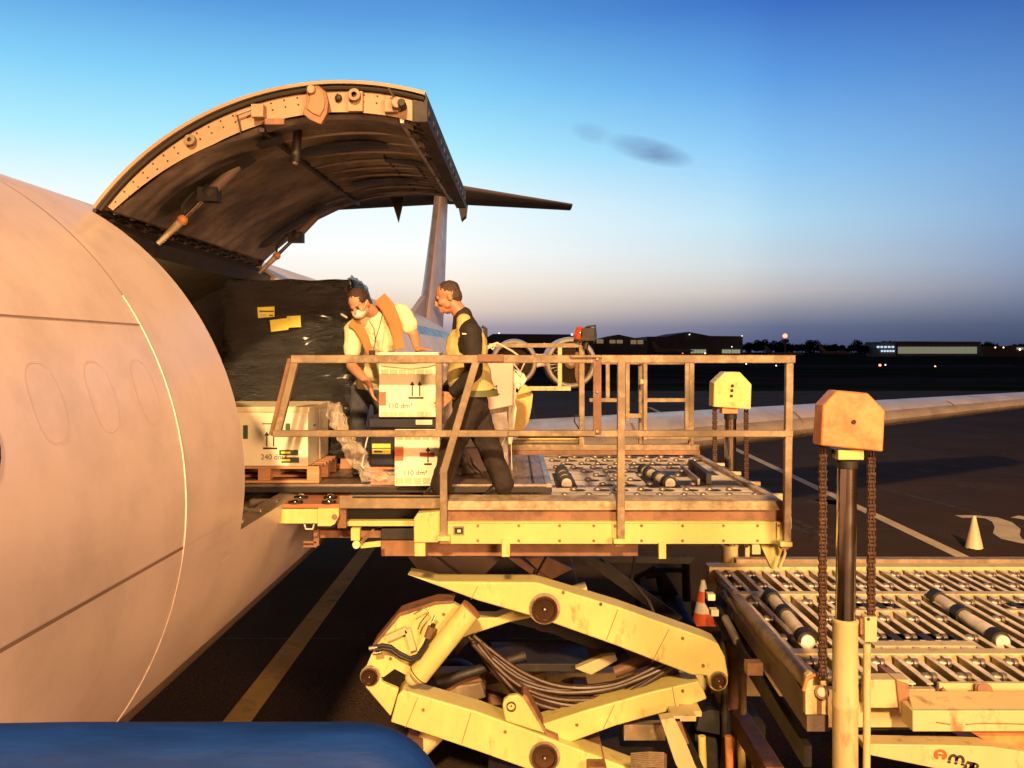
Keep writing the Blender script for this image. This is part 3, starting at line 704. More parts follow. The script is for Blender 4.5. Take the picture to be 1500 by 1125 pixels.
rs = [wsec(X) for X in (-2.6, 0, 3, 6, 9, 12, 14.5, 15.9)]
rs.append([v*1 for v in section((16.2, 24.6, 2.72), (16.2, 26.2, 2.70), .1)])
WING = loft(rs, 'wing', AC, lambda i, j: 'slat' if j < 2 or j > 12 else 'wing')
ls = [[Vector((-7.68-v.x, v.y, v.z)) for v in s_] for s_ in rs]; loft(ls, 'wing', AC, lambda i, j: 'slat' if j < 2 or j > 12 else 'wing')
b = MB()
for X in (2.2, 5.9, 10.4, 13.6):
    s_ = wsec(X); s2 = wsec(X+.05); vs = []
    for q in (0,1,2,3): vs += [s_[q]+Vector((0,-.004,.006)), s2[q]+Vector((0,-.004,.006))]
    b.add(vs, [(2*i,2*i+1,2*i+3,2*i+2) for i in range(3)])
    vs = []
    for q in (0,14,13): vs += [s_[q]+Vector((0,-.006,-.005)), s2[q]+Vector((0,-.006,-.005))]
    b.add(vs, [(2*i,2*i+1,2*i+3,2*i+2) for i in range(2)])
b.each('slat_gap', 'seam_dark', WING)
# tail
FX = -3.84
def XF(Y): return FX+.02*Y
b = MB()
secs = []
for z, y0, y1, th in ((4.9, 31.5, 41.0, .75), (6.5, 33.2, 41.6, .62), (8.8, 35.4, 42.1, .52), (10.9, 37.3, 42.4, .46)):
    ring = []
    for u, t in [(0,0),(.02,.35),(.08,.7),(.3,1),(.6,.8),(1,.05)]: ring.append(Vector((XF(y0)+t*th/2, y0+(y1-y0)*u, z)))
    for u, t in [(1,.05),(.6,.8),(.3,1),(.08,.7),(.02,.35)]: ring.append(Vector((XF(y0)-t*th/2, y0+(y1-y0)*u, z)))
    secs.append(ring)
FIN = loft(secs, 'tail_fin', AC, lambda i, j: 'slat' if j in (0,10) else 'skin')
b = MB(); b.prism([(XF(30)-.09,27.5,4.92),(XF(30)-.09,31.9,4.8),(XF(30)-.09,32.2,5.9)], (.18,0,0)); b.build('dorsal_fillet', 'skin', AC)
for sgn in (1, -1):
    xr = XF(39)
    rr = [section((xr, 36.9, 10.9), (xr, 42.1, 10.9), .42), section((xr+sgn*3, 39.4, 10.86), (xr+sgn*3, 42.8, 10.86), .30), section((xr+sgn*5.9, 41.6, 10.80), (xr+sgn*5.9, 43.4, 10.80), .16)]
    loft(rr, 'tailplane', AC, lambda i, j: 'tailgrey')
b = MB(); b.ell((XF(38), 38.3, 10.85), (.34, 2.4, .32), m='tailgrey'); b.build('tail_bullet', None, AC)
b = MB(); q = W(676, 300, 41.5); b.prism([q+Vector((-.25,0,.4)), q+Vector((.3,0,.4)), q+Vector((.2,0,-.5)), q+Vector((-.02,0,-.7))], (0,.8,0)); b.build('tail_fairing', 'tailgrey', AC)
b = MB()
for px in (731,747,768,790,822): q = W(px, 296+(px-731)*.05, 41.5+(px-730)*.013); b.box(q, q+Vector((.22,.05,.05)), 'skin')
b.each('static_wick', None, AC)
b = MB(); text(b, 'ASL', W(630,459,33.2), .75, 'cheat', bold=.02); b.build('title_lettering', None, AC)
# small hatch fittings on the rear roof
b = MB(); q = W(617, 512, 21); b.box(q, q+Vector((.3,.1,.22)), 'black'); q = W(588, 508, 22); b.box(q, q+Vector((.4,.1,.06)), 'black'); b.each('roof_aerial', None, AC)
# engines
def engine(px, py, Y, rp, lab):
    c = W(px, py, Y); r_ = rp*Y/F
    b = MB(); b.lathe([(r_*.88,.5),(r_*.885,.12),(r_*.93,.02),(r_*.97,0),(r_*1.02,.03),(r_*1.08,.15),(r_*1.12,.45),(r_*1.13,.7)], c, (0,1,0), 48, 'intake')
    b.lathe([(r_*1.13,.7),(r_*1.13,2.4),(r_*1.0,3.6),(r_*.7,4.6)], c, (0,1,0), 48, 'skin'); o = b.build('engine_nacelle', None, AC)
    b = MB()
    for k in range(32):
        a = 2*math.pi*k/32; d = Vector((math.cos(a),0,math.sin(a))); tn = Vector((-math.sin(a),0,math.cos(a)))
        p1 = c+d*r_*.25+Vector((0,.5,0)); p2 = c+d*r_*.885+Vector((0,.5,0))
        b.add([p1-tn*.03, p1+tn*.03+Vector((0,.06,0)), p2+tn*.055+Vector((0,.06,0)), p2-tn*.055], [(0,1,2,3)])
    b.build('fan_blades', 'darkblade', o)
    MB().lathe([(r_*.9,.62),(.001,.62)], c, (0,1,0), 32).build('fan_disc', 'seal', o)
    MB().lathe([(.001,.12),(r_*.10,.15),(r_*.20,.26),(r_*.26,.45),(r_*.26,.6)], c, (0,1,0), 32).build('spinner', 'spin', o)
    return c
c1_ = engine(753, 531, 26, 31, ''); c2_ = engine(837, 532, 26, 34.5, '')
b = MB(); mid_ = (c1_+c2_)/2
pl = []
for i in range(13):
    u = i/12-.5; pl.append(mid_+Vector((u*1.05, .55, .25+.9*u*u)))
for i in range(12, -1, -1):
    u = i/12-.5; pl.append(mid_+Vector((u*1.05, .55, -.12-1.4*u*u)))
b.prism(pl, (0, 2.6, 0)); b.box((XF(27)+1.5, 26.6, 3.2), (c1_.x-.4, 29.5, 3.75)); b.build('engine_pylon', 'skin', AC, bevel=.05)
# gear
for x in (XF(19)-2.8, XF(19)+2.8):
    b = MB(); b.tube((x,18.5,.5), (x,18.5,2.1), .13, m='metal')
    for dx in (-.33,.33): b.lathe([(.12,-.14),(.28,-.15),(.5,-.12),(.52,0),(.5,.12),(.28,.15),(.12,.14)], (x+dx,18.5,.52), (1,0,0), 28, 'rubber')
    b.build('main_gear', None, AC)
b = MB(); b.tube((FX,-1,.4), (FX,-1,1.6), .1, m='metal')
for dx in (-.22,.22): b.lathe([(.1,-.1),(.38,-.1),(.4,0),(.38,.1),(.1,.1)], (FX+dx,-1,.41), (1,0,0), 24, 'rubber')
b.build('nose_gear', None, AC)
# ------------------------------------------------------------------ cargo loader
LD = thing('cargo_loader', 'yellow scissor lift cargo loader with railed platform reaching the open cargo door', 'cargo loader', (0.6, 8.2, 0))
YF = 6.72
def part(b, name, m=None, bevel=.004, parent=None, **k): return b.build(name, m, parent or LD, bevel=bevel, **k)
# --- front (bridge) platform
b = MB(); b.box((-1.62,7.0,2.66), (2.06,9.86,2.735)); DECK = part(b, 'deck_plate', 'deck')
b = MB()     # catwalk strip with sloped lip along the near side
a = W(650,735,YF); e = W(1148,735,YF)
pr = [(6.98,2.775),(6.74,2.765),(6.70,2.70),(6.70,2.61),(6.98,2.61)]
b.prism([(a.x-.02,y,z) for y,z in pr[:2]+[(6.69,2.705),(6.98,2.705)]], (e.x-a.x+.02,0,0), 'strip')
b.box((a.x-.02,6.73,2.61), (e.x,6.97,2.703), 'rust')
part(b, 'edge_tread')
b = MB(); b.pbox(646,765,1145,797,6.70,.05,'yellow'); b.pbox(646,764,1145,767,6.695,.06,'yellow'); part(b, 'side_beam', bevel=.005)
b = MB()
for px in (897,1138):
    b.pbox(px,765,px+8,799,6.685,.012,'yellow')
    for py in (770,792): b.tube(W(px+4,py,6.685), W(px+4,py,6.675), .012, n=10, m='rust')
b.each('beam_bracket', None, LD, bevel=.002)
b = MB(); b.pbox(558,792,935,815,6.9,.12,'rust'); b.pbox(558,774,606,791,6.9,.3,'black'); part(b, 'under_beam', bevel=.006)
b = MB(); b.pbox(466,777,606,788,6.95,.1,'rust'); b.pbox(459,776,467,800,6.9,.05,'rust'); b.pbox(444,793,464,796,6.9,.04,'rust'); b.pbox(444,799,464,802,6.9,.04,'rust'); part(b, 'flap_support', bevel=.003)
for x0, x1, y0, y1 in ((607,623,785,815),(735,747,790,816),(965,976,795,819)):
    part(MB().pbox(x0,y0,x1,y1,6.68,.05), 'locking_leg', 'yellow')
b = MB(); b.plate([(606,760),(612,752),(645,749),(645,795),(606,795)], 6.66, .34); part(b, 'corner_housing', 'yellow', .008)
b = MB(); b.pbox(500,745,640,763,6.98,.1,'seal'); b.pbox(505,763,607,771,6.85,.08,'yellow'); part(b, 'slide_rail')
b = MB(); b.pbox(497,726,646,745,6.72,.03,'rail'); b.pbox(516,727,646,730,6.715,.01,'seal'); b.box((W(497,0,6.72).x,6.722,2.742),(W(648,0,6.72).x,6.99,2.752),'rail'); b.box((W(645,0,6.72).x,6.73,2.50),(W(655,0,6.72).x,6.99,2.77),'yellow'); part(b, 'side_channel')
b = MB(); b.pbox(664,771,680,784,6.692,.02,'rail'); b.pbox(666,773,678,782,6.688,.01,'seal'); b.pbox(670,776,675,780,6.683,.01,'white'); part(b, 'power_socket', bevel=.001)
b = MB(); b.pbox(514,774,527,792,6.66,.06,'yellow'); b.tube(W(522,798,6.64), W(522,798,6.72), .03, n=14, m='yellow'); b.bar(W(526,797,6.66), W(548,776,6.66), .025, m='rust'); b.bar(W(528,799,6.7), W(558,796,6.7), .03, .04, m='yellow'); part(b, 'latch_arm', bevel=.002)
# folding flap toward the door sill
b = MB()
fl = [W(396,745,6.72), W(497,745,6.72), Vector((-1.31,9.6,2.715)), Vector((-1.70,9.6,2.715)), Vector((-1.83,7.2,2.72))]
b.prism([Vector((p.x,p.y,2.715)) for p in fl], (0,0,.03), 'redplate'); FLAP = part(b, 'bridge_flap')
b = MB(); b.pbox(396,746,467,767,6.70,.05,'yellow'); b.plate([(465,745),(496,745),(496,756),(490,768),(484,771),(465,771)], 6.68, .07, 'yellow'); b.tube(W(490,757,6.67), W(490,757,6.73), .02, m='rust', n=14)
b.path([W(446,768,6.72), W(448,775,6.72), W(458,775,6.72), W(460,768,6.72)], .008, 6, 'white'); b.pbox(494,742,507,774,6.75,.05,'rust'); part(b, 'flap_beam', bevel=.005)
for x, y in ((441,731),(433,738),(484,731),(482,738)):
    p = W(x, y, 1.16*F/(y-HOR)); b = MB(); b.lathe([(.001,0),(.055,0),(.055,.012)], (p.x,p.y,2.748), (0,0,1), 20, 'seal'); b.ell((p.x,p.y,2.76), (.034,.034,.022), m='chrome', seg=14, rings=8); b.build('flap_roller', None, FLAP)
# ball casters
rnd = random.Random(5); nC = 0
def caster(x, y):
    b = MB(); b.lathe([(.001,.0),(.030,0),(.055,.002)], (.028,0,0), (0,0,1), 18, 'seal'); b.ell((0,0,.008), (.025,.027,.022), m='metal', seg=12, rings=8)
    b.v = [Vector((v.x*1.25, v.y*1.0, v.z)) for v in b.v]; return b
CP = None
for j in range(10):
    for i in range(9):
        x = .42 + i*.19 + (.09 if j % 2 else 0); y = 7.15 + j*.285
        if x > 2.0: continue
        if .36 < x < .62 and 7.6 < y < 8.6: continue
        if 1.2 < x < 2.0 and 7.5 < y < 9.0 and not (1.55 < x < 1.75): continue
        if CP is None: CP = caster(0,0).build('ball_caster', None, DECK, local=True); o = CP
        else: o = CP.copy(); scn.collection.objects.link(o)
        o.parent = DECK; o.location = (x+rnd.uniform(-.02,.02), y, 2.738)
        o.location = (o.location.x-LD.location.x, o.location.y-LD.location.y, 2.738)
b = MB()
for y in (8.02, 7.30, 9.1): b.box((.34,y,2.7355), (1.98,y+.012,2.7375), 'seal')
for x in (.9, 1.5): b.box((x,7.05,2.7355), (x+.006,9.8,2.7372), 'rust')
b.box((1.30,7.72,2.7355), (2.0,7.98,2.7385), 'seal'); b.box((1.35,8.35,2.7355), (1.95,8.62,2.7385), 'seal'); b.box((1.2,9.05,2.7355), (1.85,9.15,2.7385), 'seal')
b.build('deck_gap', None, DECK)
def droller(p, q, r_=.055, segs=4, parent=None, name='drive_roller'):
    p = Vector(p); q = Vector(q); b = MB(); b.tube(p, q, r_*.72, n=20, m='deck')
    for k in range(segs):
        u0 = (k+.0)/segs; b.tube(p.lerp(q, u0+.02), p.lerp(q, u0+.12+.0), r_, n=20, m='rubber')
    b.tube(p.lerp(q,.9), q, r_, n=20, m='rubber'); return b.build(name, None, parent or LD)
droller((.47,7.62,2.765), (.47,8.42,2.765), .062, 3, DECK); droller((1.36,7.62,2.765), (1.26,8.5,2.765), .062, 3, DECK)
b = MB(); b.box((.38,7.58,2.736), (.56,8.46,2.742), 'seal'); b.box((1.18,7.58,2.736), (1.45,8.54,2.742), 'seal')
b.bar((1.72,7.75,2.79), (1.76,8.75,2.79), .045, .09, m='black'); b.bar((1.62,7.7,2.77), (1.66,8.7,2.77), .02, .05, m='metal'); b.each('pallet_stop', None, DECK)
for y in (7.2, 7.85, 8.5, 9.15):
    b = MB(); b.tube((2.12,y,2.70), (2.12,y+.42,2.70), .05, n=16, m='rubber'); b.tube((2.12,y-.06,2.70), (2.12,y+.48,2.70), .02, n=8, m='cream'); b.box((2.06,y-.10,2.62), (2.17,y-.05,2.76), 'cream'); b.build('end_roller', None, LD)
b = MB(); b.bar((2.04,7.0,2.755), (2.04,9.85,2.755), .06, .03, m='strip'); b.box((2.06,6.95,2.48), (2.10,9.85,2.64), 'cream'); part(b, 'end_beam')
a = W(733,651,9.8); e = W(1024,663,9.8)
b = MB(); b.box((a.x-.6,9.78,e.z), (e.x,9.86,a.z), 'rail'); b.box((a.x-.6,9.74,e.z-.02), (e.x,9.78,e.z+.03), 'rust'); part(b, 'far_guide')
b = MB(); b.box((-1.6,9.88,2.5), (2.05,9.95,2.72), 'yellow'); b.box((-1.5,7.3,2.5), (2.0,7.4,2.65), 'rust'); b.box((-1.5,8.9,2.5), (2.0,9.0,2.65), 'rust'); b.box((-.6,7.1,2.52), (-.5,9.8,2.65), 'rust'); b.box((1.2,7.1,2.52), (1.3,9.8,2.65), 'rust'); part(b, 'deck_frame')
# yellow control stand behind the deck
b = MB(); b.plate([(722,600),(742,594),(742,652),(731,655),(728,640)], 9.5, .12, 'yellow'); b.pbox(757,637,850,645,10.0,.5,'yellow'); b.box(W(757,637,10.0), W(850,636,10.6), 'yellow'); b.pbox(740,645,852,650,9.9,.1,'rail')
b.plate([(747,577),(781,577),(779,596),(774,620),(762,634),(742,636),(742,600)], 9.5, .35, 'seat'); b.plate([(766,562),(780,570),(778,574),(756,580)], 9.4, .1, 'seat')
part(b, 'control_stand', bevel=.012)
for x in (700,760,820,870,940,1000,1060,1110):
    for y in (770,792): MB().lathe([(.001,-.006),(.009,-.006),(.011,.0)], W(x,y,6.694), (0,1,0), 8, 'rust').build('bolt', None, LD)
# --- guard rail, near side
RY = 6.66; q = .060
def sq(b, pts, m='rail', w=q, Y=RY):
    pts = [W(x, y, Y) for x, y in pts]
    for p, r_ in zip(pts, pts[1:]):
        d = (r_-p).normalized()*w*.5; sq.k = (sq.k+1) % 5; e_ = 1-.016*sq.k; b.bar(p-d*e_*.97, r_+d*e_*.97, w*e_, w*e_*1.0, m, up=Vector((0,1,0)))
sq.k = 0
b = MB(); sq(b, [(433,526),(1158,526)], w=.062); sq(b, [(405,635),(1156,635)], w=.052, Y=RY-.002)
sq(b, [(433,528),(407,633)], w=.055, Y=RY+.003); sq(b, [(425,529),(399,634)], 'rust', w=.045, Y=RY+.06)
GR = part(b, 'guard_rail', bevel=.006)
b = MB(); sq(b, [(643,532),(643,630)], w=.048, Y=RY+.004); part(b, 'rail_post', bevel=.005)
b = MB(); sq(b, [(697,531),(650,690),(650,790)], w=.056, Y=RY-.004); part(b, 'rail_post', bevel=.005)
b = MB(); sq(b, [(910,532),(909,793)], w=.060, Y=RY-.004); part(b, 'rail_post', bevel=.005)
b = MB(); sq(b, [(1156,526),(1152,796)], w=.058, Y=RY+.005); part(b, 'rail_post', bevel=.005)
for px, py in ((650,791),(908,795),(1152,799)):
    b = MB(); b.pbox(px-9,py-5,px+9,py+2,6.60,.12,'yellow'); b.pbox(px-7,py+2,px+4,py+6,6.63,.08,'rust'); part(b, 'post_foot')
b = MB(); b.pbox(869,520,881,636,6.62,.02,'rust'); 
for py in (526,574,632): b.tube(W(875,py,6.62), W(875,py,6.605), .012, n=10, m='metal')
part(b, 'rail_clamp', bevel=.002)
b = MB(); b.pbox(745,631,872,639,6.61,.02,'rail'); b.pbox(700,519,738,530,6.61,.02,'rust'); b.pbox(836,520,882,524,6.60,.05,'rail'); b.each('sliding_rail', None, LD, bevel=.003)
b = MB(); b.plate([(1114,798),(1146,798),(1147,805),(1137,834),(1130,834)], 6.78, .05, 'yellow'); part(b, 'guide_spike', bevel=.006)
b = MB(); b.bar(W(1149,800,6.7), W(1150,812,6.7), .02, m='cream'); b.bar(W(1150,812,6.7), W(1141,833,6.7), .02, m='cream'); b.pbox(1155,757,1160,775,6.66,.05,'cream'); part(b, 'spike_stay')
# --- frames on the far side
FYY = 9.82
def frame(segs, name, w=.05, Y=FYY, m='rail'):
    b = MB()
    for s_ in segs:
        if len(s_) > 2: pass
        sq(b, s_, m, w, Y)
    return part(b, name, bevel=.004)
frame([[(852,503),(852,652)]], 'far_post', .06); frame([[(890,530),(890,586)],[(866,586),(908,586)],[(884,531),(1013,531)]], 'far_gate', .045, FYY+.02)
frame([[(919,531),(919,614)],[(919,609),(942,609)]], 'far_gate', .05, FYY-.05); frame([[(938,531),(939,652)]], 'far_post', .05, FYY+.07)
frame([[(945,531),(945,641)],[(945,586),(1006,586)],[(945,640),(1011,640)],[(1006,531),(1006,641)]], 'far_gate', .045, FYY-.1)
frame([[(1013,531),(1012,652)]], 'far_post', .055); frame([[(719,506),(850,506)]], 'far_handrail', .05); frame([[(766,569),(833,569)],[(820,512),(820,567)]], 'far_step', .05, FYY-.06, 'cream')
b = MB(); b.plate([(843,508),(852,508),(852,567),(845,562),(842,550)], 9.9, .04, 'rust'); part(b, 'far_plate')
b = MB(); b.pbox(1004,538,1010,556,9.7,.05,'rail'); b.pbox(1005,620,1011,634,9.7,.05,'rail'); b.pbox(938,556,946,562,9.7,.05,'cream'); b.each('gate_hinge', None, LD, bevel=.003)
b = MB(); b.path([W(848,628,9.7), W(841,617,9.7), W(842,608,9.7), W(850,610,9.7)], .008, 6); part(b, 'loose_cable', 'rubber', 0)
# beacon and work lamp
b = MB(); b.lathe([(.001,.0),(.07,0),(.075,.03),(.065,.10),(.04,.135),(.001,.145)], W(850,497,9.8), (0,0,1), 24, 'lens'); b.lathe([(.001,-.03),(.075,-.03),(.075,.0),(.001,0)], W(850,497,9.8), (0,0,1), 24, 'black'); part(b, 'beacon', bevel=0)
b = MB(); c = W(861,490,9.75); b.ell(c, (.085,.07,.085), m='black'); b.box(c+Vector((-.07,-.08,-.07)), c+Vector((.07,-.05,.07)), 'black'); b.path([c+Vector((-.02,0,.08)), c+Vector((.08,0,.1)), c+Vector((.09,0,-.02)), c+Vector((.06,0,-.1))], .012, 8, 'black'); b.tube(c, c+Vector((-.03,0,-.16)), .03, m='black'); part(b, 'work_lamp', bevel=.006)
# --- scissor lift
def arm(pix, Y, dy, m='yellow', name='scissor_arm', top=None, bevel=.012):
    b = MB(); b.plate(pix, Y, dy, m); return part(b, name, bevel=bevel)
def pin(px, py, Y, r_, name='pivot_pin', m='disc'):
    p = W(px, py, Y); rr = r_*Y/F
    b = MB(); b.lathe([(rr*1.0,.024),(rr*1.22,.0245)], p, (0,1,0), 36, 'rail'); b.lathe([(.001,.0),(rr*.16,0),(rr*.2,.012),(rr*.5,.012),(rr*.78,.012),(rr*.82,-.01),(rr,-.01),(rr,.08)], p, (0,1,0), 36, m); b.ell(p+Vector((0,-.002,0)), (rr*.13,.01,rr*.13), m='metal')
    return part(b, name, bevel=0)
def circ(cx_, cy_, r_, a0, a1, n=8): return [(cx_+r_*math.cos(R(a0+(a1-a0)*i/n)), cy_+r_*math.sin(R(a0+(a1-a0)*i/n))) for i in range(n+1)]
YA = 7.15
A1_ = arm([(596,842),(640,852),(785,853),(905,889),(1034,935),(1052,943),(1062,962),(1067,990)]+circ(1052,998,15,-20,140,8)+[(1036,990),(1013,989),(900,945),(790,906),(700,880)], YA, .26)
pin(798,893,YA-.03,19); pin(1053,998,YA-.03,11)
b = MB(); b.bar(W(1044,950,YA-.006), W(1021,986,YA-.006), .14, .006, m='yellow', up=Vector((0,1,0))); 
# lower left arm
arm([(583,1018),(590,1011),(700,1043),(800,1080),(880,1110),(960,1140),(940,1185),(860,1160),(775,1128),(700,1101),(572,1058)], YA+.0, .26)
arm(circ(543,991,13,150,330,8)+[(560,1000),(584,1010),(572,1050),(536,1008)], YA-.04, .06, name='link_plate')
pin(541,992,YA-.075,12); pin(798,1111,YA-.03,19)
# upper left hex plate and ram
arm([(534,982),(549,947),(586,903),(638,886),(664,884),(676,890),(672,900),(640,975),(628,996),(604,994),(578,980),(562,992)]+circ(543,991,14,0,-140,5), YA+.02, .07, name='gusset_plate')
b = MB(); b.plate([(586,903),(638,886),(664,884),(664,880),(638,881),(584,898),(546,944),(549,947)], YA+.01, .22, 'rust'); part(b, 'gusset_flange')
b = MB(); b.tube(W(612,990,YA-.06), W(690,893,YA-.06), .088, .088, 28, 'yellow'); b.tube(W(608,995,YA-.06), W(612,990,YA-.06), .05, .088, 28, 'yellow'); b.ell(W(604,993,YA-.02), .06, m='cream'); b.tube(W(690,893,YA-.06), W(691.5,891.5,YA-.06), .091, n=28, m='rust'); b.tube(W(613,988.5,YA-.06), W(614,987.5,YA-.06), .091, n=28, m='black'); part(b, 'lift_ram', bevel=0)
b = MB(); b.pbox(606,905,0,0,1,1) if False else None
b.path([W(606,900,YA-.13), W(622,890,YA-.13), W(628,897,YA-.13), W(616,912,YA-.13), W(612,922,YA-.13)], .006, 6, 'metal')
b.bar(W(566,935,YA-.02), W(596,922,YA-.02), .05, .05, m='cream'); b.bar(W(597,921,YA-.02), W(606,952,YA-.02), .05, .05, m='cream'); part(b, 'ram_bracket')
b = MB()
for o_ in (0, 5):
    pts = [(549,948+o_*.9),(560,945+o_),(572,947+o_),(584,956+o_),(600,964+o_*.8),(612,960+o_*.6),(622,945+o_*.5),(630,925+o_*.4),(634,914)]
    b.path([W(x+o_*.3, y, YA-.12-o_*.004) for x, y in pts], .016, 10, 'rubber')
for x, y in ((547,950),(553,957)): b.tube(W(x-6,y,YA-.12), W(x+6,y-2,YA-.12), .018, n=10, m='metal')
b.tube(W(626,934,YA-.14), W(632,918,YA-.14), .03, n=12, m='rust'); b.tube(W(633,912,YA-.14), W(638,902,YA-.12), .012, n=8, m='metal'); part(b, 'ram_hose', bevel=0)
# cross arm behind (yellow wedge to the right of the ram)
arm([(600,978),(650,930),(690,905),(726,905),(760,892),(860,860),(862,888),(745,912),(690,930),(640,948)], YA+.36, .2)
# lower right arm
arm([(792,1062),(860,1040),(960,1012),(1024,998),(1032,1014),(1036,1024),(1010,1034),(900,1064),(830,1090),(818,1090)], YA+.10, .26)
arm([(736,1034),(738,1026),(746,1020),(758,1018),(767,1024),(798,1075),(740,1057)], YA-.01, .06, name='lug_plate'); pin(749,1035,YA-.02,7)
b = MB(); b.plate([(767,1017),(772,1020),(800,1072),(818,1080),(820,1090),(806,1086),(764,1024)], YA+.03, .22, 'rust'); part(b, 'lug_flange')
# rear scissor pair (mirror set on the far side)
YB = 8.85
arm([(740,893),(790,885),(960,925),(1080,965),(1080,990),(960,965),(790,925)], YB, .2, 'rust'); arm([(690,1010),(700,985),(900,925),(960,915),(955,945),(800,985)], YB-.3, .2, 'rust')
arm([(618,1028),(700,985),(712,1010),(630,1048)], YB-.9, .2, 'rust'); arm([(700,1012),(1010,1090),(1000,1125),(690,1045)], YB, .2, 'rust')
arm([(640,1024),(672,1005),(705,1000),(712,1022),(640,1045)], 7.9, .15, 'rail', 'arm_end')
arm([(842,980),(885,962),(902,960),(905,968),(866,990)], 7.8, .1, 'cream', 'arm_end')
b = MB(); b.tube(W(798,893,YA+.1), W(798,893,YB), .07, m='black'); b.tube(W(798,1111,YA+.1), W(798,1111,YB), .07, m='black'); b.tube(W(1053,998,YA+.1), W(1053,998,YB), .06, m='black'); b.tube(W(543,992,YA+.1), W(543,992,YB), .05, m='black')
b.each('cross_shaft', None, LD)
b = MB(); b.box((-.2,7.9,1.05), (.7,8.5,1.12), 'black'); part(b, 'cross_plate')
b = MB()      # braces hanging under the deck
for pp, YY, mm in (([(598,816),(735,816),(700,852),(640,852),(610,832)],8.6,'capshelf'),([(770,818),(800,816),(838,834),(805,850)],8.4,'rust'),([(850,818),(880,818),(1000,905),(985,915)],8.9,'black'),([(745,818),(760,818),(850,880),(838,884)],8.2,'rust'),([(880,816),(1020,816),(1010,826),(890,824)],8.8,'black'),([(660,930),(700,900),(720,905),(668,960)],8.3,'black'),([(720,905),(840,905),(930,950),(900,962),(800,925)],8.1,'black'),([(900,930),(960,925),(975,960),(930,975)],8.0,'capshelf')):
    b.plate(pp, YY, .06, mm)
b.path([W(640,815,8.0), W(700,860,8.1), W(770,870,8.2), W(800,815,8.1)], .012, 8, 'rubber'); b.path([W(930,815,7.6), W(925,850,7.6), W(950,880,7.7), W(985,960,7.6)], .014, 8, 'rubber')
b.tube(W(900,985,7.7), W(985,950,7.7), .05, .05, 16, 'rust'); b.tube(W(640,1000,7.8), W(770,960,7.9), .045, .045, 16, 'black'); b.tube(W(600,1110,7.6), W(650,1060,7.6), .09, .09, 20, 'cream')
b.each('under_deck_brace', None, LD)
b = MB()      # hose bundle
for k in range(24):
    o1 = (k%6)*5.6; o2 = (k//5)*.05; jt = random.uniform(-1.5,1.5)
    pts = [(690+o1*.5,936+o1*.35),(720+o1*.25,962+o1*.7),(760,990+o1+jt),(805,1006+o1*1.1),(850,1010+o1*1.05+jt),(900,1004+o1*.9),(950,985+o1*.7),(990,965+o1*.5)]
    jx, jy, jp = random.uniform(-5,5), random.uniform(-6,6), random.uniform(0,6)
    P_ = [W(x+jx, y+jy+2.5*math.sin(jp+i_), 7.44+o2*.8+.03*math.sin(jp*2+i_*.7)) for i_, (x, y) in enumerate(pts)]; Q = []
    for i in range(len(P_)-1):
        p0 = P_[max(i-1,0)]; p1 = P_[i]; p2 = P_[i+1]; p3 = P_[min(i+2,len(P_)-1)]
        for t in (0,.33,.66): Q.append(.5*((2*p1)+(p2-p0)*t+(2*p0-5*p1+4*p2-p3)*t*t+(3*p1-p0-3*p2+p3)*t**3))
    Q.append(P_[-1]); b.path(Q, .019, 8, 'hose')
part(b, 'hose_bundle', bevel=0)
b = MB()      # weld seams, bolts and grease on the arms
for p_, q_ in (((700,858),(690,878)),((905,893),(888,938)),((980,922),(955,970)),((690,1044),(676,1090)),((612,1022),(594,1066)),((860,1104),(846,1150)),((900,1032),(884,1067)),((985,1007),(990,1038))):
    b.bar(W(*p_, YA-.001 if p_[0] < 860 or p_[1] < 1000 else YA+.098), W(*q_, YA-.001 if p_[0] < 860 or p_[1] < 1000 else YA+.098), .005, .004, m='rust', up=Vector((0,1,0)))
b.each('weld_seam', None, LD)
for x, y, Y_ in ((825,868,YA),(880,885,YA),(1000,935,YA),(1030,975,YA),(620,1040,YA),(740,1072,YA),(590,925,YA+.02),(650,900,YA+.02),(572,965,YA+.02),(1000,1012,YA+.10),(845,1062,YA+.10)):
    MB().lathe([(.001,-.010),(.012,-.010),(.014,.0),(.014,.006)], W(x,y,Y_-.001), (0,1,0), 8, 'rust').build('bolt', None, LD)
# --- chassis
b = MB(); b.box((-1.0,6.85,.25), (5.8,7.05,.48), 'cream'); b.box((-1.0,8.95,.42), (5.8,9.15,.66), 'cream')
for x in (-.9,.6,2.0,3.8,5.6): b.box((x,7.0,.45), (x+.15,9.0,.62), 'rust')
b.box((-.2,7.3,.3), (1.6,8.7,.44), 'black'); part(b, 'chassis', bevel=.01)
b = MB()
for k in range(9): b.path([W(924,1104+k*2.6,6.6), W(950,1102+k*2.6,6.55), W(972,1103+k*2.6,6.6), W(976,1106+k*2.6,6.8)], .006, 6, 'rail')
part(b, 'step_grille', bevel=0)
b = MB(); b.plate([(968,1055),(988,1052),(1004,1085),(1020,1125),(1040,1160),(1015,1160),(990,1120)], 6.9, .12, 'cream'); b.plate([(985,1052),(996,1052),(1010,1090),(1003,1090)], 6.95, .1, 'rust'); b.pbox(985,1049,1020,1057,6.95,.2,'cream'); b.pbox(1000,1042,1028,1050,7.1,.2,'cream'); b.pbox(914,1062,975,1085,7.4,.1,'rail'); b.each('chassis_strut', None, LD, bevel=.004)
b = MB(); b.pbox(1018,1045,1110,1125,8.3,.5,'black'); b.plate([(1025,1045),(1040,1040),(1110,1050),(1122,1062),(1122,1090),(1020,1070)], 8.1, .1, 'rubber')
for px in (1028,1067,1085,1105): b.tube(W(px,1078,7.9), W(px+2,1130,7.9), .035, m='cap2' if px != 1067 else 'cap')
part(b, 'hydraulic_block')
b = MB()
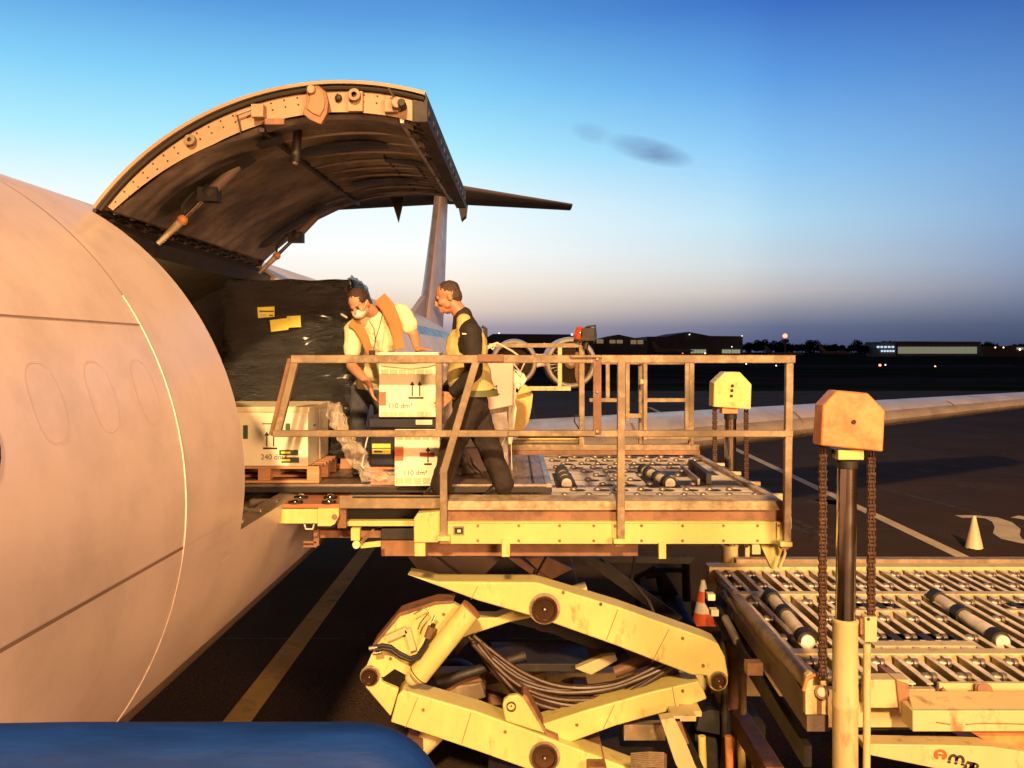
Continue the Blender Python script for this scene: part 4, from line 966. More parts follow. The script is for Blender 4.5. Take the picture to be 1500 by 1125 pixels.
b.path([W(1072,938,8.2), W(1076,1000,8.2), W(1070,1060,8.2), W(1066,1125,8.2)], .07, 14, 'rust'); b.path([W(1060,940,8.0), W(1062,1080,8.0)], .03, 10, 'black'); b.path([W(1078,935,7.9), W(1088,950,7.9), W(1088,1045,7.9)], .035, 10, 'rail'); part(b, 'lift_pipe', bevel=0)
def wheel(x, y):
    b = MB(); b.lathe([(.12,-.12),(.2,-.14),(.30,-.13),(.33,-.08),(.33,.08),(.30,.13),(.12,.12)], (x,y,.33), (0,1,0), 32, 'rubber'); b.lathe([(.001,-.10),(.19,-.10),(.19,.10),(.001,.10)], (x,y,.33), (0,1,0), 24, 'cream'); b.build('wheel', None, LD)
for x, y in ((-.6,6.75),(-.6,9.3),(4.6,6.75),(4.6,9.3)): wheel(x, y)
# --- main (rear) platform, lowered
ZM = 1.70
b = MB()
b.box((1.98,8.92,1.56), (6.4,9.10,1.735), 'cream'); b.box((2.3,9.10,1.60), (6.4,9.22,1.77), 'rail')
b.box((2.0,8.00,1.55), (6.4,8.10,1.715), 'cream'); b.box((2.0,6.42,1.55), (6.4,6.54,1.715), 'cream'); b.box((2.0,5.78,1.45), (6.4,5.84,1.70), 'cream')
b.box((2.0,5.85,1.40), (6.3,9.0,1.46), 'black'); MP = part(b, 'main_platform', bevel=.006)
b = MB(); nb = 0
rows = [(5.86,6.41,0),(6.55,7.99,1),(8.11,8.91,2)]
for y0, y1, rr in rows:
    x = 2.05; xmax = (790*y1/F)+.2
    while x < 6.3:
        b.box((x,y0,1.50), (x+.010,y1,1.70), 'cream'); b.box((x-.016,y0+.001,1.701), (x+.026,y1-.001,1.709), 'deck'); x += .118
part(b, 'roller_channel', bevel=0, parent=MP)
SW = None; cnt = 0
def skate(x, y):
    global SW, cnt
    if SW is None:
        q_ = MB(); q_.lathe([(.010,-.045),(.030,-.045),(.034,-.035),(.034,-.012),(.018,-.008),(.018,.008),(.034,.012),(.034,.035),(.030,.045),(.010,.045)], (0,0,0), (1,0,0), 18, 'metal'); q_.tube((-.052,0,0), (.052,0,0), .012, n=8, m='chrome')
        SW = q_.build('skate_wheel', None, MP, local=True); o = SW
    else: o = SW.copy(); scn.collection.objects.link(o)
    o.parent = MP; o.location = Vector((x,y,1.695)) - LD.location; cnt += 1
extra = []
for y0, y1, rr in rows:
    x = 2.05; k = 0
    while x < 5.5:
        n_ = (2,3,2)[rr]
        if k % 2 == 0:
            for j in range(n_):
                y = y0+(y1-y0)*(j+.6)/n_-.02
                if rr == 1 and (abs(((x-2.1)%1.45)-.0) < .30) : continue
                if x*F/y+750 < 1515 and x < 5.4:
                    if cnt < 98: skate(x+.065, y)
                    else: extra.append((x+.065, y))
        x += .118; k += 1
if extra:
    b = MB()
    for x, y in extra: b.lathe([(.010,-.045),(.034,-.035),(.034,.035),(.010,.045)], (x,y,1.695), (1,0,0), 12, 'metal')
    tag(b.build('skate_wheel_bank', None, MP), kind='stuff')
for x in (2.32, 3.78, 5.22):
    droller((x-.10,6.65,1.72), (x-.02,7.9,1.72), .072, 2, MP)
    b = MB(); b.box((x-.22,6.55,1.60), (x+.12,7.99,1.625)); b.build('roller_well', 'black', MP)
b = MB(); 
for x in (3.0, 4.5): b.box((x-.3,6.60,1.62), (x+.45,6.72,1.712), 'cream'); b.box((x-.3,7.5,1.62), (x+.35,7.56,1.712), 'cream'); b.box((x-.22,7.62,1.705), (x+.3,7.74,1.709), 'seal'); b.box((x-.2,6.74,1.705), (x+.4,6.9,1.709), 'seal')
b.each('centre_guide', None, MP, bevel=.003)
# left side rail tubes of the platform
b = MB(); b.path([W(1046,835,9.3), W(1056,850,8.9), W(1110,915,7.1), W(1192,1008,5.65)], [.05,.055,.055,.055], 14, 'rail'); b.path([W(1062,868,8.4), W(1118,940,6.9), W(1190,1030,5.6)], .035, 10, 'rail')
b.bar(W(1070,880,8.2)-Vector((0,0,.0)), W(1188,1045,5.6), .06, .22, m='capshelf'); b.bar((1.90,5.7,1.3), (1.98,9.0,1.42), .05, .14, m='black'); b.each('side_tube', None, LD)
b = MB(); b.pbox(1036,826,1062,842,9.2,.1,'rust'); b.pbox(1060,829,1150,835,9.15,.1,'redplate')
for px, py in ((1042,875),(1047,898),(1092,955),(1101,936),(1080,905)): b.pbox(px-5,py-4,px+6,py+5,7.9,.1,'cream' if px > 1050 else 'coneyel')
b.pbox(1095,972,1118,990,6.6,.1,'rust'); b.tube(W(1062,905,7.9), W(1080,940,7.6), .035, m='metal'); b.each('side_fitting', None, LD, bevel=.003)
# near structural beams on the right
YN = 5.62
b = MB(); b.pbox(1272,996,1332,1037,YN,.12,'cream'); b.plate([(1313,997),(1332,1003),(1334,1058),(1318,1045)], YN-.02, .3, 'rust'); part(b, 'cross_beam')
b = MB(); b.prism([(W(1337,0,5.45).x,5.45,W(0,1041,5.45).z),(W(1332,0,5.62).x,5.65,W(0,1012,5.65).z),(6.3,5.65,W(0,1012,5.65).z),(6.3,5.45,W(0,1041,5.45).z)], (0,0,-.03), 'cream')
b.pbox(1337,1041,2200,1072,5.44,.16,'cream'); b.pbox(1376,1001,2200,1022,5.72,.04,'cream'); part(b, 'front_beam', bevel=.006)
b = MB(); b.tube(W(1443,1011,5.66), W(1443,1011,5.72), .03, m='cream'); b.tube(W(1443,1011,5.655), W(1443,1011,5.70), .045, m='rust', n=20); b.bar(W(1380,1008,5.68), W(1398,1026,5.66), .02, m='rust'); b.bar(W(1433,1002,5.7), W(1433,1030,5.68), .045, .02, m='rust'); b.bar(W(1420,1014,5.7), W(1455,1014,5.7), .02, .02, m='rust'); part(b, 'lock_bolt', bevel=.002)
b = MB(); b.path([W(1372,1058,5.435), W(1378,1059,5.435), W(1392,1061,5.435)], .004, 5); b.path([W(1415,1061,5.435), W(1440,1059.5,5.435), W(1520,1061,5.435)], .003, 5); part(b, 'paint_scratch', 'rust', 0)
arm([(1422,1073),(1500,1073),(1600,1073),(1600,1085),(1462,1096)], 5.6, .1, 'cap', 'beam_gusset')
b = MB(); b.plate([(1266,1090),(1400,1092),(1452,1094),(1560,1110),(1700,1120),(1700,1190),(1500,1150),(1410,1134),(1272,1106)], 5.5, .14, 'cream'); EMB = part(b, 'lettered_beam', bevel=.006)
b = MB(); pe = W(1371,1110,5.492)
def em(b, px, py, s_, m, kind):
    o_ = W(px, py, 5.494); k = 5.494/F
    def rr(x0, y0, x1, y1): 
        a_ = math.radians(-10); pts = []
        for x, y in ((x0,y0),(x1,y0),(x1,y1),(x0,y1)): pts.append(o_+Vector(((x*math.cos(a_)-y*math.sin(a_))*k*1, 0, (x*math.sin(a_)+y*math.cos(a_))*k)))
        b.prism(pts, (0,-.002,0), m)
    def ring(cx_, cy_, rx, ry, w_, a0, a1, n_=22):
        a_ = math.radians(-10); vs = []
        for i in range(n_+1):
            t = R(a0+(a1-a0)*i/n_)
            for q_ in (0, w_):
                x = cx_+(rx-q_)*math.cos(t); y = cy_+(ry-q_)*math.sin(t); vs.append(o_+Vector(((x*math.cos(a_)-y*math.sin(a_))*k, -.0015, (x*math.sin(a_)+y*math.cos(a_))*k)))
        b.add(vs, [(2*i,2*i+1,2*i+3,2*i+2) for i in range(n_)], m)
    if kind == 'e': ring(9, 0, 9.5, 8, 4, -60, 250); rr(2, -2, 17, 1)
    else: ring(4.5, -1, 7, 8.5, 4, 0, 180); ring(14.5, -1, 7, 8.5, 4, 0, 180); rr(-2.5,-7,1.5,-4); rr(-2.5,-3,1.5,0); rr(7.5,-7,11.5,-4); rr(7.5,-3,11.5,0); rr(17.5,-7,21.5,-4); rr(17.5,-3,21.5,0)
em(b, 1369, 1104, 1, 'orange', 'e'); em(b, 1392, 1111, 1, 'print', 'm')
a_ = R(-13); text(b, 'AIR', W(1414,1125,5.494), .050, 'print', right=Vector((math.cos(a_),0,math.sin(a_))), up=Vector((-math.sin(a_),0,math.cos(a_))), bold=.012)
b.build('company_lettering', None, EMB, smooth=False)
b = MB(); b.pbox(1180,1012,1213,1047,5.5,.05,'cream'); b.plate([(1180,1012),(1181,990),(1187,985),(1213,992),(1213,1012)], 5.5, .05, 'cream'); b.tube(W(1204,1014,5.47), W(1204,1014,5.52), .028, m='white'); b.tube(W(1204,1014,5.475), W(1204,1014,5.51), .044, m='rust', n=20); b.pbox(1197,1020,1204,1047,5.495,.01,'rust'); b.pbox(1182,1048,1214,1072,5.52,.1,'capshelf')
b.path([W(1177,1012,5.45), W(1182,994,5.45), W(1195,988,5.45), W(1206,994,5.45)], .012, 8, 'cap'); part(b, 'chain_anchor', bevel=.003)
# columns
def chain(x, y, z0, z1, name='lift_chain'):
    b = MB(); z = z0; k = 0; p = .048
    while z < z1:
        for s_ in ((-.016,.016) if k % 2 else (-.009,.009)):
            b.bar((x+s_,y,z), (x+s_,y,z+p*1.15), .006, .034, up=Vector((0,1,0)))
        b.tube((x-.024,y,z), (x+.024,y,z), .015, n=10)
        b.tube((x-.02,y,z+p*.5), (x+.02,y,z+p*.5), .011, n=8)
        z += p*.5*2 if False else p; k += 1
    b.tube((x,y-.02,z0), (x,y-.02,z0+.01), .01)
    return part(b, name, 'darkrust', 0)
def column(Y, pcx, ptop, hw, hh, bodytop, zrod, zbot, capm, pixs, holes, chx):
    s_ = Y/F
    b = MB(); pts = pixs
    b.plate(pts, Y-.10, .22+.16, capm); CAPO = part(b, 'chain_guard', bevel=.012)
    b = MB()
    for x, y in holes: b.tube(W(x,y,Y-.112), W(x,y,Y-.09), .014, n=16, m='seal')
    b.build('bolt_hole', None, CAPO)
    return CAPO
# near column
Yn = 5.35
b = MB(); hd = [(1195,590),(1216,573),(1273,574),(1297,600),(1294,662),(1195,652)]
b.plate([(1203,590),(1222,573),(1272,576),(1297,600),(1294,662),(1202,653)], Yn-.12, .0, 'cap') if False else None
front = [(1206,594),(1226,572),(1272,576),(1297,602),(1294,662),(1202,653)]
fw = [W(x, y, Yn-.10) for x, y in front]; bk = [p+Vector((.0,.15,.0)) for p in fw]
n_ = 6; b.add(fw+bk, [tuple(range(n_)), tuple(range(2*n_-1,n_-1,-1))]+[(k,k+n_,(k+1)%n_+n_,(k+1)%n_) for k in range(n_)], 'cap'); CH = part(b, 'chain_guard', bevel=.010)
MB().tube(W(1251,618,Yn-.112), W(1251,618,Yn-.09), .013, n=16, m='seal').build('bolt_hole', None, CH)
b = MB(); b.pbox(1228,659,1266,674,Yn-.06,.14,'cap2'); b.pbox(1218,658,1230,672,Yn-.0,.14,'black'); b.tube(W(1241,674,Yn), W(1241,686,Yn), .062, n=24, m='black'); part(b, 'rod_head', bevel=.005)
part(MB().tube(W(1241,684,Yn), W(1238,915,Yn), .058, n=32, m='chrome'), 'ram_rod', bevel=0)
b = MB(); p = W(1238,906,Yn); b.lathe([(.062,0),(.078,-.005),(.078,-.02),(.074,-.03),(.074,-.5),(.077,-.51),(.077,-.53),(.074,-.54),(.074,-2.0),(.1,-2.0),(.1,-2.15)], p, (0,0,1), 32, 'cream'); b.box((p.x-.12,Yn-.12,.1), (p.x+.3,Yn+.3,.14), 'cream'); b.box((p.x+.06,Yn-.02,.3), (p.x+.12,Yn+.5,.8), 'cream'); part(b, 'ram_cylinder', bevel=0)
chain(W(1205,0,Yn+.02).x, Yn+.02, W(0,995,Yn).z, W(0,655,Yn).z); chain(W(1276,0,Yn+.02).x, Yn+.02, W(0,905,Yn).z, W(0,662,Yn).z)
b = MB(); b.pbox(1267,904,1285,941,Yn-.02,.07,'cream'); b.pbox(1260,906,1267,930,Yn,.05,'rust'); b.tube(W(1272,907,Yn-.025), W(1272,907,Yn), .01, m='seal', n=10); part(b, 'chain_anchor', bevel=.004)
b = MB(); b.tube(W(1270,943,Yn), W(1269,1250,Yn), .022, n=16, m='cream'); b.path([W(1223,992,Yn-.08), W(1224,995,Yn-.09), W(1224,1010,Yn-.09), W(1223,1013,Yn-.08)], .005, 6, 'rail'); part(b, 'guide_pole', bevel=0)
# far column
Yr = 9.3
fr = [(1046,560),(1062,545),(1084,545),(1101,563),(1100,600),(1045,596)]
fw = [W(x, y, Yr-.10) for x, y in fr]; bk = [p+Vector((.0,.22,.0)) for p in fw]
b = MB(); b.add(fw+bk, [tuple(range(n_)), tuple(range(2*n_-1,n_-1,-1))]+[(k,k+n_,(k+1)%n_+n_,(k+1)%n_) for k in range(n_)], 'cap2'); CH = part(b, 'chain_guard', bevel=.010)
b = MB()
for y in (565,572,580): b.tube(W(1073-(y-565)*.1,y,Yr-.112), W(1073-(y-565)*.1,y,Yr-.09), .016, n=16, m='seal')
b.build('bolt_hole', None, CH)
b = MB(); b.pbox(1058,597,1081,606,Yr-.06,.14,'cap'); b.tube(W(1070,606,Yr), W(1070,614,Yr), .066, n=24, m='black'); part(b, 'rod_head', bevel=.005)
part(MB().tube(W(1070,612,Yr), W(1069,800,Yr), .060, n=32, m='chrome'), 'ram_rod', bevel=0)
b = MB(); p = W(1069,798,Yr); b.lathe([(.062,0),(.09,-.005),(.085,-.03),(.085,-1.9)], p, (0,0,1), 28, 'cream'); b.pbox(1092,800,1098,822,Yr,.05,'cream'); b.pbox(1102,798,1114,812,Yr,.08,'cream'); part(b, 'ram_cylinder', bevel=0)
chain(W(1047,0,Yr).x, Yr, W(0,800,Yr).z, W(0,597,Yr).z); chain(W(1093,0,Yr).x, Yr, W(0,800,Yr).z, W(0,600,Yr).z)

# ------------------------------------------------------------------ things under and behind the loader
t = thing('tow_bar', 'dark jointed pipe stand lying on the apron behind the loader, left of the striped cone', 'pipe stand', (1.9, 11.5, 0))
b = MB(); Yt = 10.6
b.path([W(945,842,Yt), W(965,838,Yt), W(975,860,Yt), W(985,880,Yt), W(1010,925,Yt-.8)], [.05,.08,.10,.10,.10], 14, 'black')
t_o = b.build('pipe', None, t)
b = MB(); b.path([W(935,905,Yt), W(934,845,Yt), W(960,832,Yt)], .035, 8, 'black'); b.path([W(940,868,Yt), W(975,870,Yt)], .025, 8, 'black'); b.path([W(935,905,Yt), W(975,902,Yt)], .04, 8, 'black'); b.path([W(1004,825,Yt), W(1006,880,Yt)], .05, 8, 'black'); b.path([W(972,835,Yt),W(1004,835,Yt)], .03, 8, 'black')
b.build('frame', None, t)
def cone(name, lab, px, pyb, pyt, mats, stripes):
    Y = F*CZ/(pyb-HOR); h = (pyb-pyt)*Y/F; x = (px-750)*Y/F
    t = thing(name, lab, 'traffic cone', (x, Y, 0))
    b = MB(); n = stripes; 
    for i in range(n):
        z0 = h*i/n; z1 = h*(i+1)/n; r0 = .17*h/.62*(1-.82*i/n)*.95; r1 = .17*h/.62*(1-.82*(i+1)/n)*.95
        b.lathe([(r0,z0),(r1,z1)], (x,Y,.02), (0,0,1), 28, mats[i % len(mats)])
    b.lathe([(r1,h),(.001,h+.002)], (x,Y,.02), (0,0,1), 28, mats[(n-1)%len(mats)]); b.build('cone_body', None, t)
    w = .15*h/.62; MB().box((x-w,Y-w,.006), (x+w,Y+w,.03)).build('base', mats[0] if stripes > 1 else 'black', t, bevel=.008)
cone('traffic_cone', 'orange and white striped traffic cone standing left of the roller platform', 1030, 914, 852, ['orange','white'], 4)
cone('traffic_cone', 'plain pale yellow traffic cone beside the painted stand number', 1427, 804, 757, ['coneyel'], 1)
# blue rail in the foreground
b = MB(); Yb = 1.22; k = F/Yb
zc = CZ-(1062-HOR)/k-.055; pts = [(-1.6,Yb-.05,zc+.004),(-1.0,Yb-.02,zc+.002),(-.6,Yb,zc),(-.33,Yb,zc)]
for i in range(9):
    a = R(90-i*90/8); pts.append((-.215+.055*math.cos(a)*1.25+.0, Yb, zc-.06+.06*math.sin(a)))
pts += [(-.146,Yb,zc-.3),(-.146,Yb,zc-1.2)]
pts = [pts[0],pts[1],pts[2],pts[3]]+pts[4:]
b.path(pts, .055, 28); BR = b.build('handrail', 'blue', None); tag(BR, 'thick blue painted tubular rail curving down across the bottom left foreground', 'handrail')
# ------------------------------------------------------------------ freight
YP = 7.10
b = MB(); b.box((-2.72,YP,2.800), (.30,9.15,2.835), 'sheet'); b.box((-2.74,YP-.02,2.775), (.32,YP+.05,2.815), 'black'); b.box((.27,YP-.01,2.79), (.32,9.15,2.845), 'metal'); b.box((-2.72,YP-.012,2.822), (.27,YP+.03,2.840), 'metal'); b.box((.16,YP+.05,2.835), (.18,9.1,2.84), 'black')
o = b.build('pallet_sheet', None, None, bevel=.003); tag(o, 'flat aluminium air cargo pallet sheet lying across the loader deck under the boxes', 'pallet')
ZP = 2.84
# black wrapped load
t = thing('wrapped_pallet_load', 'tall load wrapped in glossy black film with two yellow labels, in the cargo door', 'pallet load', (-2.03, 8.5, ZP))
a = W(321,408,8.0); c = W(519,694,8.0)
b = MB(); nx, nzz, ny = 34, 44, 14; y0, y1 = 8.0, 8.95
def rp(x, y, z, s=1):
    v = noise.noise(Vector((x*1.5, y*1.5, z*9)))*.014 + noise.noise(Vector((x*6, y*6, z*15)))*.010 + noise.noise(Vector((x*12, y*12, z*34)))*.005 + noise.noise(Vector((x*1.2,y*1.2,z*1.2)))*.02
    return v
def sheetg(fn, nu, nv, b, m=None):
    base = [fn(i/nu, j/nv) for j in range(nv+1) for i in range(nu+1)]
    b.add(base, [(j*(nu+1)+i, j*(nu+1)+i+1, (j+1)*(nu+1)+i+1, (j+1)*(nu+1)+i) for j in range(nv) for i in range(nu)], m)
def rounded(u, v):   # u around the perimeter, v up
    per = u*4; k = int(per) % 4; f = per-int(per); w_ = c.x-a.x; d_ = y1-y0
    sq_ = [(0,0),(w_,0),(w_,d_),(0,d_)]; p = sq_[k]; q_ = sq_[(k+1)%4]
    x = p[0]+(q_[0]-p[0])*f; y = p[1]+(q_[1]-p[1])*f
    z = ZP+.10+(a.z-ZP-.10)*v; cxx, cyy = w_/2, d_/2
    dx, dy = x-cxx, y-cyy; rr = 1-.035*(abs(dx/cxx)**8*abs(dy/cyy)**8)
    if v > .93: rr -= .03*((v-.93)/.07)**2
    d = rp(x, y, z); nrm = Vector((dx/cxx if abs(dx/cxx) > abs(dy/cyy) else 0, dy/cyy if abs(dy/cyy) >= abs(dx/cxx) else 0, 0))
    return Vector((a.x+cxx+dx*rr, y0+cyy+dy*rr, z-.018*abs(math.sin(x*5))*(v>.99)))+nrm*d
sheetg(rounded, 220, 150, b, 'film')
sheetg(lambda u,v: Vector((a.x+.03+(c.x-a.x-.06)*u, y0+.03+(y1-y0-.06)*v, a.z-.012+.02*noise.noise(Vector((u*4,v*4,0))))), 16, 12, b, 'film')
b.build('black_wrapping', None, t, ang=70)
b = MB(); b.box((a.x+.03,y0+.03,ZP), (c.x-.03,y1-.03,ZP+.03), 'wood')
for x in (a.x+.03, (a.x+c.x)/2-.05, c.x-.13): b.box((x,y0+.03,ZP+.03), (x+.10,y1-.03,ZP+.095), 'wood')
b.build('wooden_pallet', None, t)
b = MB(); b.plate([(377,450),(402,449),(402,464),(378,466)], 7.955, .003, 'yellowlabel'); b.pbox(380,455,401,457,7.952,.002,'green'); b.pbox(381,460,390,464,7.952,.002,'tape'); b.pbox(394,461,400,463,7.952,.002,'green'); b.build('address_label', None, t)
b = MB(); b.plate([(395,469),(420,466),(420,463),(440,462),(441,479),(423,480),(422,483),(397,486)], 7.955, .003, 'yellowlabel'); b.build('blank_label', None, t)
b = MB(); pts = [W(505,405,8.3), W(522,405,8.2), W(533,410,8.2), W(542,422,8.2), W(545,438,8.2), W(538,440,8.2), W(520,418,8.2)]
sheetg(lambda u,v: W(508+u*34+4*math.sin(v*3), 408+u*u*28+v*16-6*math.sin(u*3.1), 7.95+.25*v)+Vector((0,.05*noise.noise(Vector((u*6,v*6,1))),.03*noise.noise(Vector((u*7,v*5,4))))), 24, 10, b, 'bluefilm'); b.build('loose_film', None, t)
# carton 240
def up_arrows(b, x, z, h, w_, y, n=2, m='print', bar=True):
    for i in range(n):
        xx = x+i*w_; b.box((xx-.006*h/.14,y,z), (xx+.006*h/.14,y-.002,z+h*.86), m); b.prism([(xx-.024*h/.14,y-.001,z+h*.72),(xx+.024*h/.14,y-.001,z+h*.72),(xx,y-.001,z+h)], (0,-.0015,0), m)
    if bar: b.box((x-.03,y,z-.022), (x+(n-1)*w_+.03,y-.002,z-.008), m)
def wpallet(x0, x1, y0, y1, z, h, lab, mats='wood', tgt=None):
    t = thing('wooden_pallet', lab, 'pallet', ((x0+x1)/2, (y0+y1)/2, z))
    b = MB(); b.box((x0,y0,z), (x1,y0+.1,z+.02)); b.box((x0,y1-.1,z), (x1,y1,z+.02)); b.box((x0,(y0+y1)/2-.05,z), (x1,(y0+y1)/2+.05,z+.02)); b.build('bottom_board', mats, t, bevel=.003)
    for k in range(3):
        xx = x0+(x1-x0-.10)*k/2
        for yy in (y0, (y0+y1)/2-.05, y1-.1): MB().box((xx,yy+.004,z+.02), (xx+.10,yy+.096,z+h-.022)).build('block', mats, t, bevel=.004)
    b = MB(); k = y0
    while k < y1-.05: b.box((x0,k,z+h-.022), (x1,k+.09,z+h)); k += .125
    b.build('top_board', mats, t, bevel=.003)
Y2 = 7.16
xa, xb = -2.45, W(451,0,Y2).x
wpallet(xa, xb+.09, Y2+.0, 7.92, ZP, .135, 'wooden pallet under the large white carton')
xb2 = W(452,0,Y2).x
t = thing('insulated_carton', 'large white carton with up arrows and volume marking on a wooden pallet by the fuselage', 'carton', (-2, 7.5, ZP+.135))
z0 = ZP+.137; z1 = W(0,604,Y2).z
b = MB(); b.box((xa,Y2,z0), (xb,7.96,z1), 'carton2'); b.build('carton_body', None, t, bevel=.006)
b = MB(); b.box((xa-.01,Y2-.008,z1), (xb+.012,7.97,z1+.045), 'carton'); b.build('lid', None, t, bevel=.006)
b = MB(); up_arrows(b, W(391,0,Y2).x, W(0,654,Y2).z, .12, .055, Y2-.002); b.box((W(384,0,Y2).x,Y2,W(0,620,Y2).z), (W(403,0,Y2).x,Y2-.002,W(0,621.5,Y2).z), 'print')
text(b, '240 dm3', W(382,673,Y2-.003), .060, 'print'); 
for y in (659,670): b.pbox(409+(y-659)*.3,y,437+(y-659)*.1,y+8,Y2-.004,.002,'green'); b.pbox(412,y+2.5,425,y+5.5,Y2-.006,.002,'yellowlabel')
b.pbox(356,623,363,643,Y2-.003,.002,'green'); b.pbox(418,620,425,638,Y2-.003,.002,'green')
b.box((xb,7.35,W(0,625,7.3).z), (xb+.002,7.45,W(0,623,7.3).z), 'print'); b.box((xb,7.6,z0), (xb+.004,7.615,z1+.05), 'white'); b.build('printed_marking', None, t)
# carton stack
def dm(name, lab, x0, x1, ztop, zb, Y, d, mark):
    t = thing(name, lab, 'carton', ((x0+x1)/2, Y+d/2, zb)); b = MB(); b.box((x0,Y,zb), (x1,Y+d,ztop)); b.build('carton_body', 'carton2', t, bevel=.006)
    return t
Y3 = 6.97
x0, x1 = W(555,0,Y3).x, W(641,0,Y3).x; zt, zb = W(0,516,Y3).z, W(0,611,Y3).z
t = dm('insulated_carton', 'white carton with two up arrows on top of the stack, held by the masked worker', x0, x1, zt-.09, zb, Y3, .40, 1)
b = MB(); b.box((x0-.008,Y3-.010,zt-.085), (x1+.008,Y3+.408,zt), 'carton2'); b.build('lid', None, t, bevel=.008)
b = MB(); up_arrows(b, W(604,0,Y3).x, W(0,580,Y3).z, .115, .058, Y3-.002); text(b, '110 dm³', W(567.5,598,Y3-.003), .058, 'print')
b.pbox(555.3,574,565.3,594,Y3-.003,.002,'printred'); text(b, 'G', W(559.5,583.5,Y3-.005), .045, 'redplate')
for k in range(6): b.pbox(558+k*13,603,569+k*13,609.5,Y3-.002,.001,'tape'); b.pbox(558+k*13,541,569+k*13,549,Y3-.002,.001,'tape')
b.build('printed_marking', None, t)
b = MB(); p = [W(560,536,Y3-.012), W(600,540,Y3-.012), W(628,537,Y3-.012), W(641,533,Y3-.012), W(641,531,Y3-.012), W(600,533,Y3-.012), W(556,532,Y3-.012)]; b.prism(p, (0,-.004,0)); b.build('sealing_tape', 'carton', t)
# blue box
t = thing('insulated_box', 'navy blue insulated box with yellow label under the top white carton', 'box', (-.8, 7.2, 2.95))
b = MB(); xl, xr = W(540,0,7.03).x, W(641,0,7.03).x; zt2 = zb-.002; zb2 = W(0,684,7.03).z
b.box((xl,7.03,zb2), (xr,7.45,zt2-.10), 'navy'); b.build('box_body', None, t, bevel=.02)
b = MB(); b.box((xl-.01,7.015,zt2-.098), (xr+.01,7.46,zt2), 'navy'); b.build('lid', None, t, bevel=.02)
b = MB(); b.pbox(545,650,572,665,7.027,.002,'yellowlabel'); b.pbox(545,656,572,657.5,7.025,.002,'green'); b.pbox(548,660,560,663,7.025,.002,'green'); b.pbox(609,615,633,622,7.012,.002,'carton'); b.each('label', None, t)
wpallet(xl+.01, xr-.02, 7.06, 7.44, ZP, zb2-ZP-.002, 'small reddish pallet with blocks under the navy box', 'pinkblock')
# lower carton
x0, x1 = W(578,0,6.99).x, W(641,0,6.99).x
b = None; zt3, zb3 = W(0,628,YP+.0).z, ZP+.002
Y4 = YP+.0; 
t = thing('insulated_carton', 'white carton with red cross bar and single up arrow at the foot of the stack', 'carton', (-.7, 7.2, ZP))
Y4 = 6.985
b = MB(); b.box((W(578,0,Y4).x,Y4,ZP+.002), (W(645,0,Y4).x,Y4+.04,W(0,629,Y4).z), 'carton2'); b.build('carton_body', None, t, bevel=.005)
b = MB(); up_arrows(b, W(627,0,Y4).x, W(0,677,Y4).z, .12, .05, Y4-.002, 1); b.pbox(615,663,636,669,Y4-.006,.002,'printred2'); text(b, '110 dm³', W(590.5,696,Y4-.003), .056, 'print'); b.pbox(578.3,654,591,675,Y4-.003,.002,'printred'); text(b, 'NG', W(581,663,Y4-.005), .038, 'redplate'); text(b, 'E', W(580,672,Y4-.005), .038, 'redplate')
for k in range(5): b.pbox(580+k*13,700,591+k*13,709,Y4-.002,.001,'tape')
for k in range(5): b.pbox(580+k*13,640,590+k*13,644,Y4-.002,.001,'tape')
b.build('printed_marking', None, t)
# pale pink carton tilted on a dark stack behind the walker
t = thing('strapped_stack', 'dark shrink wrapped stack with white straps behind the walking man', 'pallet load', (-.2, 8.6, ZP))
b = MB(); sheetg(lambda u,v: Vector((-.62+.58*min(1,u*2) , 8.05+.7*max(0,u*2-1), ZP+.0+.95*v))+Vector((.015*noise.noise(Vector((u*9,v*12,2))), .02*noise.noise(Vector((u*8,v*14,3))),0)), 30, 30, b, 'grey')
b.box((-.60,8.08,ZP), (-.06,8.7,ZP+.93), 'capshelf'); b.build('wrapping', None, t, ang=60)
b = MB()
for k in range(7): p = W(703+random.uniform(0,22), 605+k*6, 8.0); b.bar(p, p+Vector((random.uniform(-.05,.1),-.01,random.uniform(-.12,.12))), .008, .004, m='white')
for k in range(12): p = W(724, 637+k*5.2, 8.02); b.bar(p, p+Vector((.055,0,.028)), .016, .012, m='rust'); 
b.path([W(705,600,7.98), W(708,612,7.97), W(713,622,7.98), W(716,612,7.98)], .007, 5, 'white')
b.path([W(723,655,8.0), W(731,660,7.9), W(748,625,7.95), W(750,690,7.95)], .004, 5, 'white'); b.build('strap', None, t)
t = thing('insulated_carton', 'tilted pale pink carton on the strapped stack behind the walking man', 'carton', W(725,598,8.0))
b = MB(); b.plate([(714,520),(752,520),(751,594),(712,602),(704,560)], 7.95, .45, 'pinkcarton'); b.build('carton_body', None, t, bevel=.008)
b = MB(); up_arrows(b, W(727,0,7.94).x, W(0,575,7.94).z, .07, .03, 7.946, 1); b.build('printed_marking', None, t)
t = thing('insulated_carton', 'torn yellow white carton bound with loose straps beside the tilted pink carton', 'carton', W(760,590,8.6))
b = MB(); b.plate([(752,540),(768,548),(772,556),(766,566),(754,570),(751,594),(748,560)], 8.5, .35, 'carton2'); b.plate([(744,578),(752,572),(757,600),(750,650),(744,652)], 8.5, .2, 'carton2'); b.build('carton_body', None, t, bevel=.01)
b = MB()
for pts in ([(712,508),(728,502),(750,514),(766,526)],[(750,530),(762,545),(770,528)],[(752,562),(760,570),(763,562),(756,560),(752,590)],[(712,512),(728,502)],[(749,605),(756,575)],[(716,506),(722,512),(726,505)]):
    b.path([W(x, y, 8.4) for x, y in pts], .009, 5, 'white')
b.build('strap', None, t)
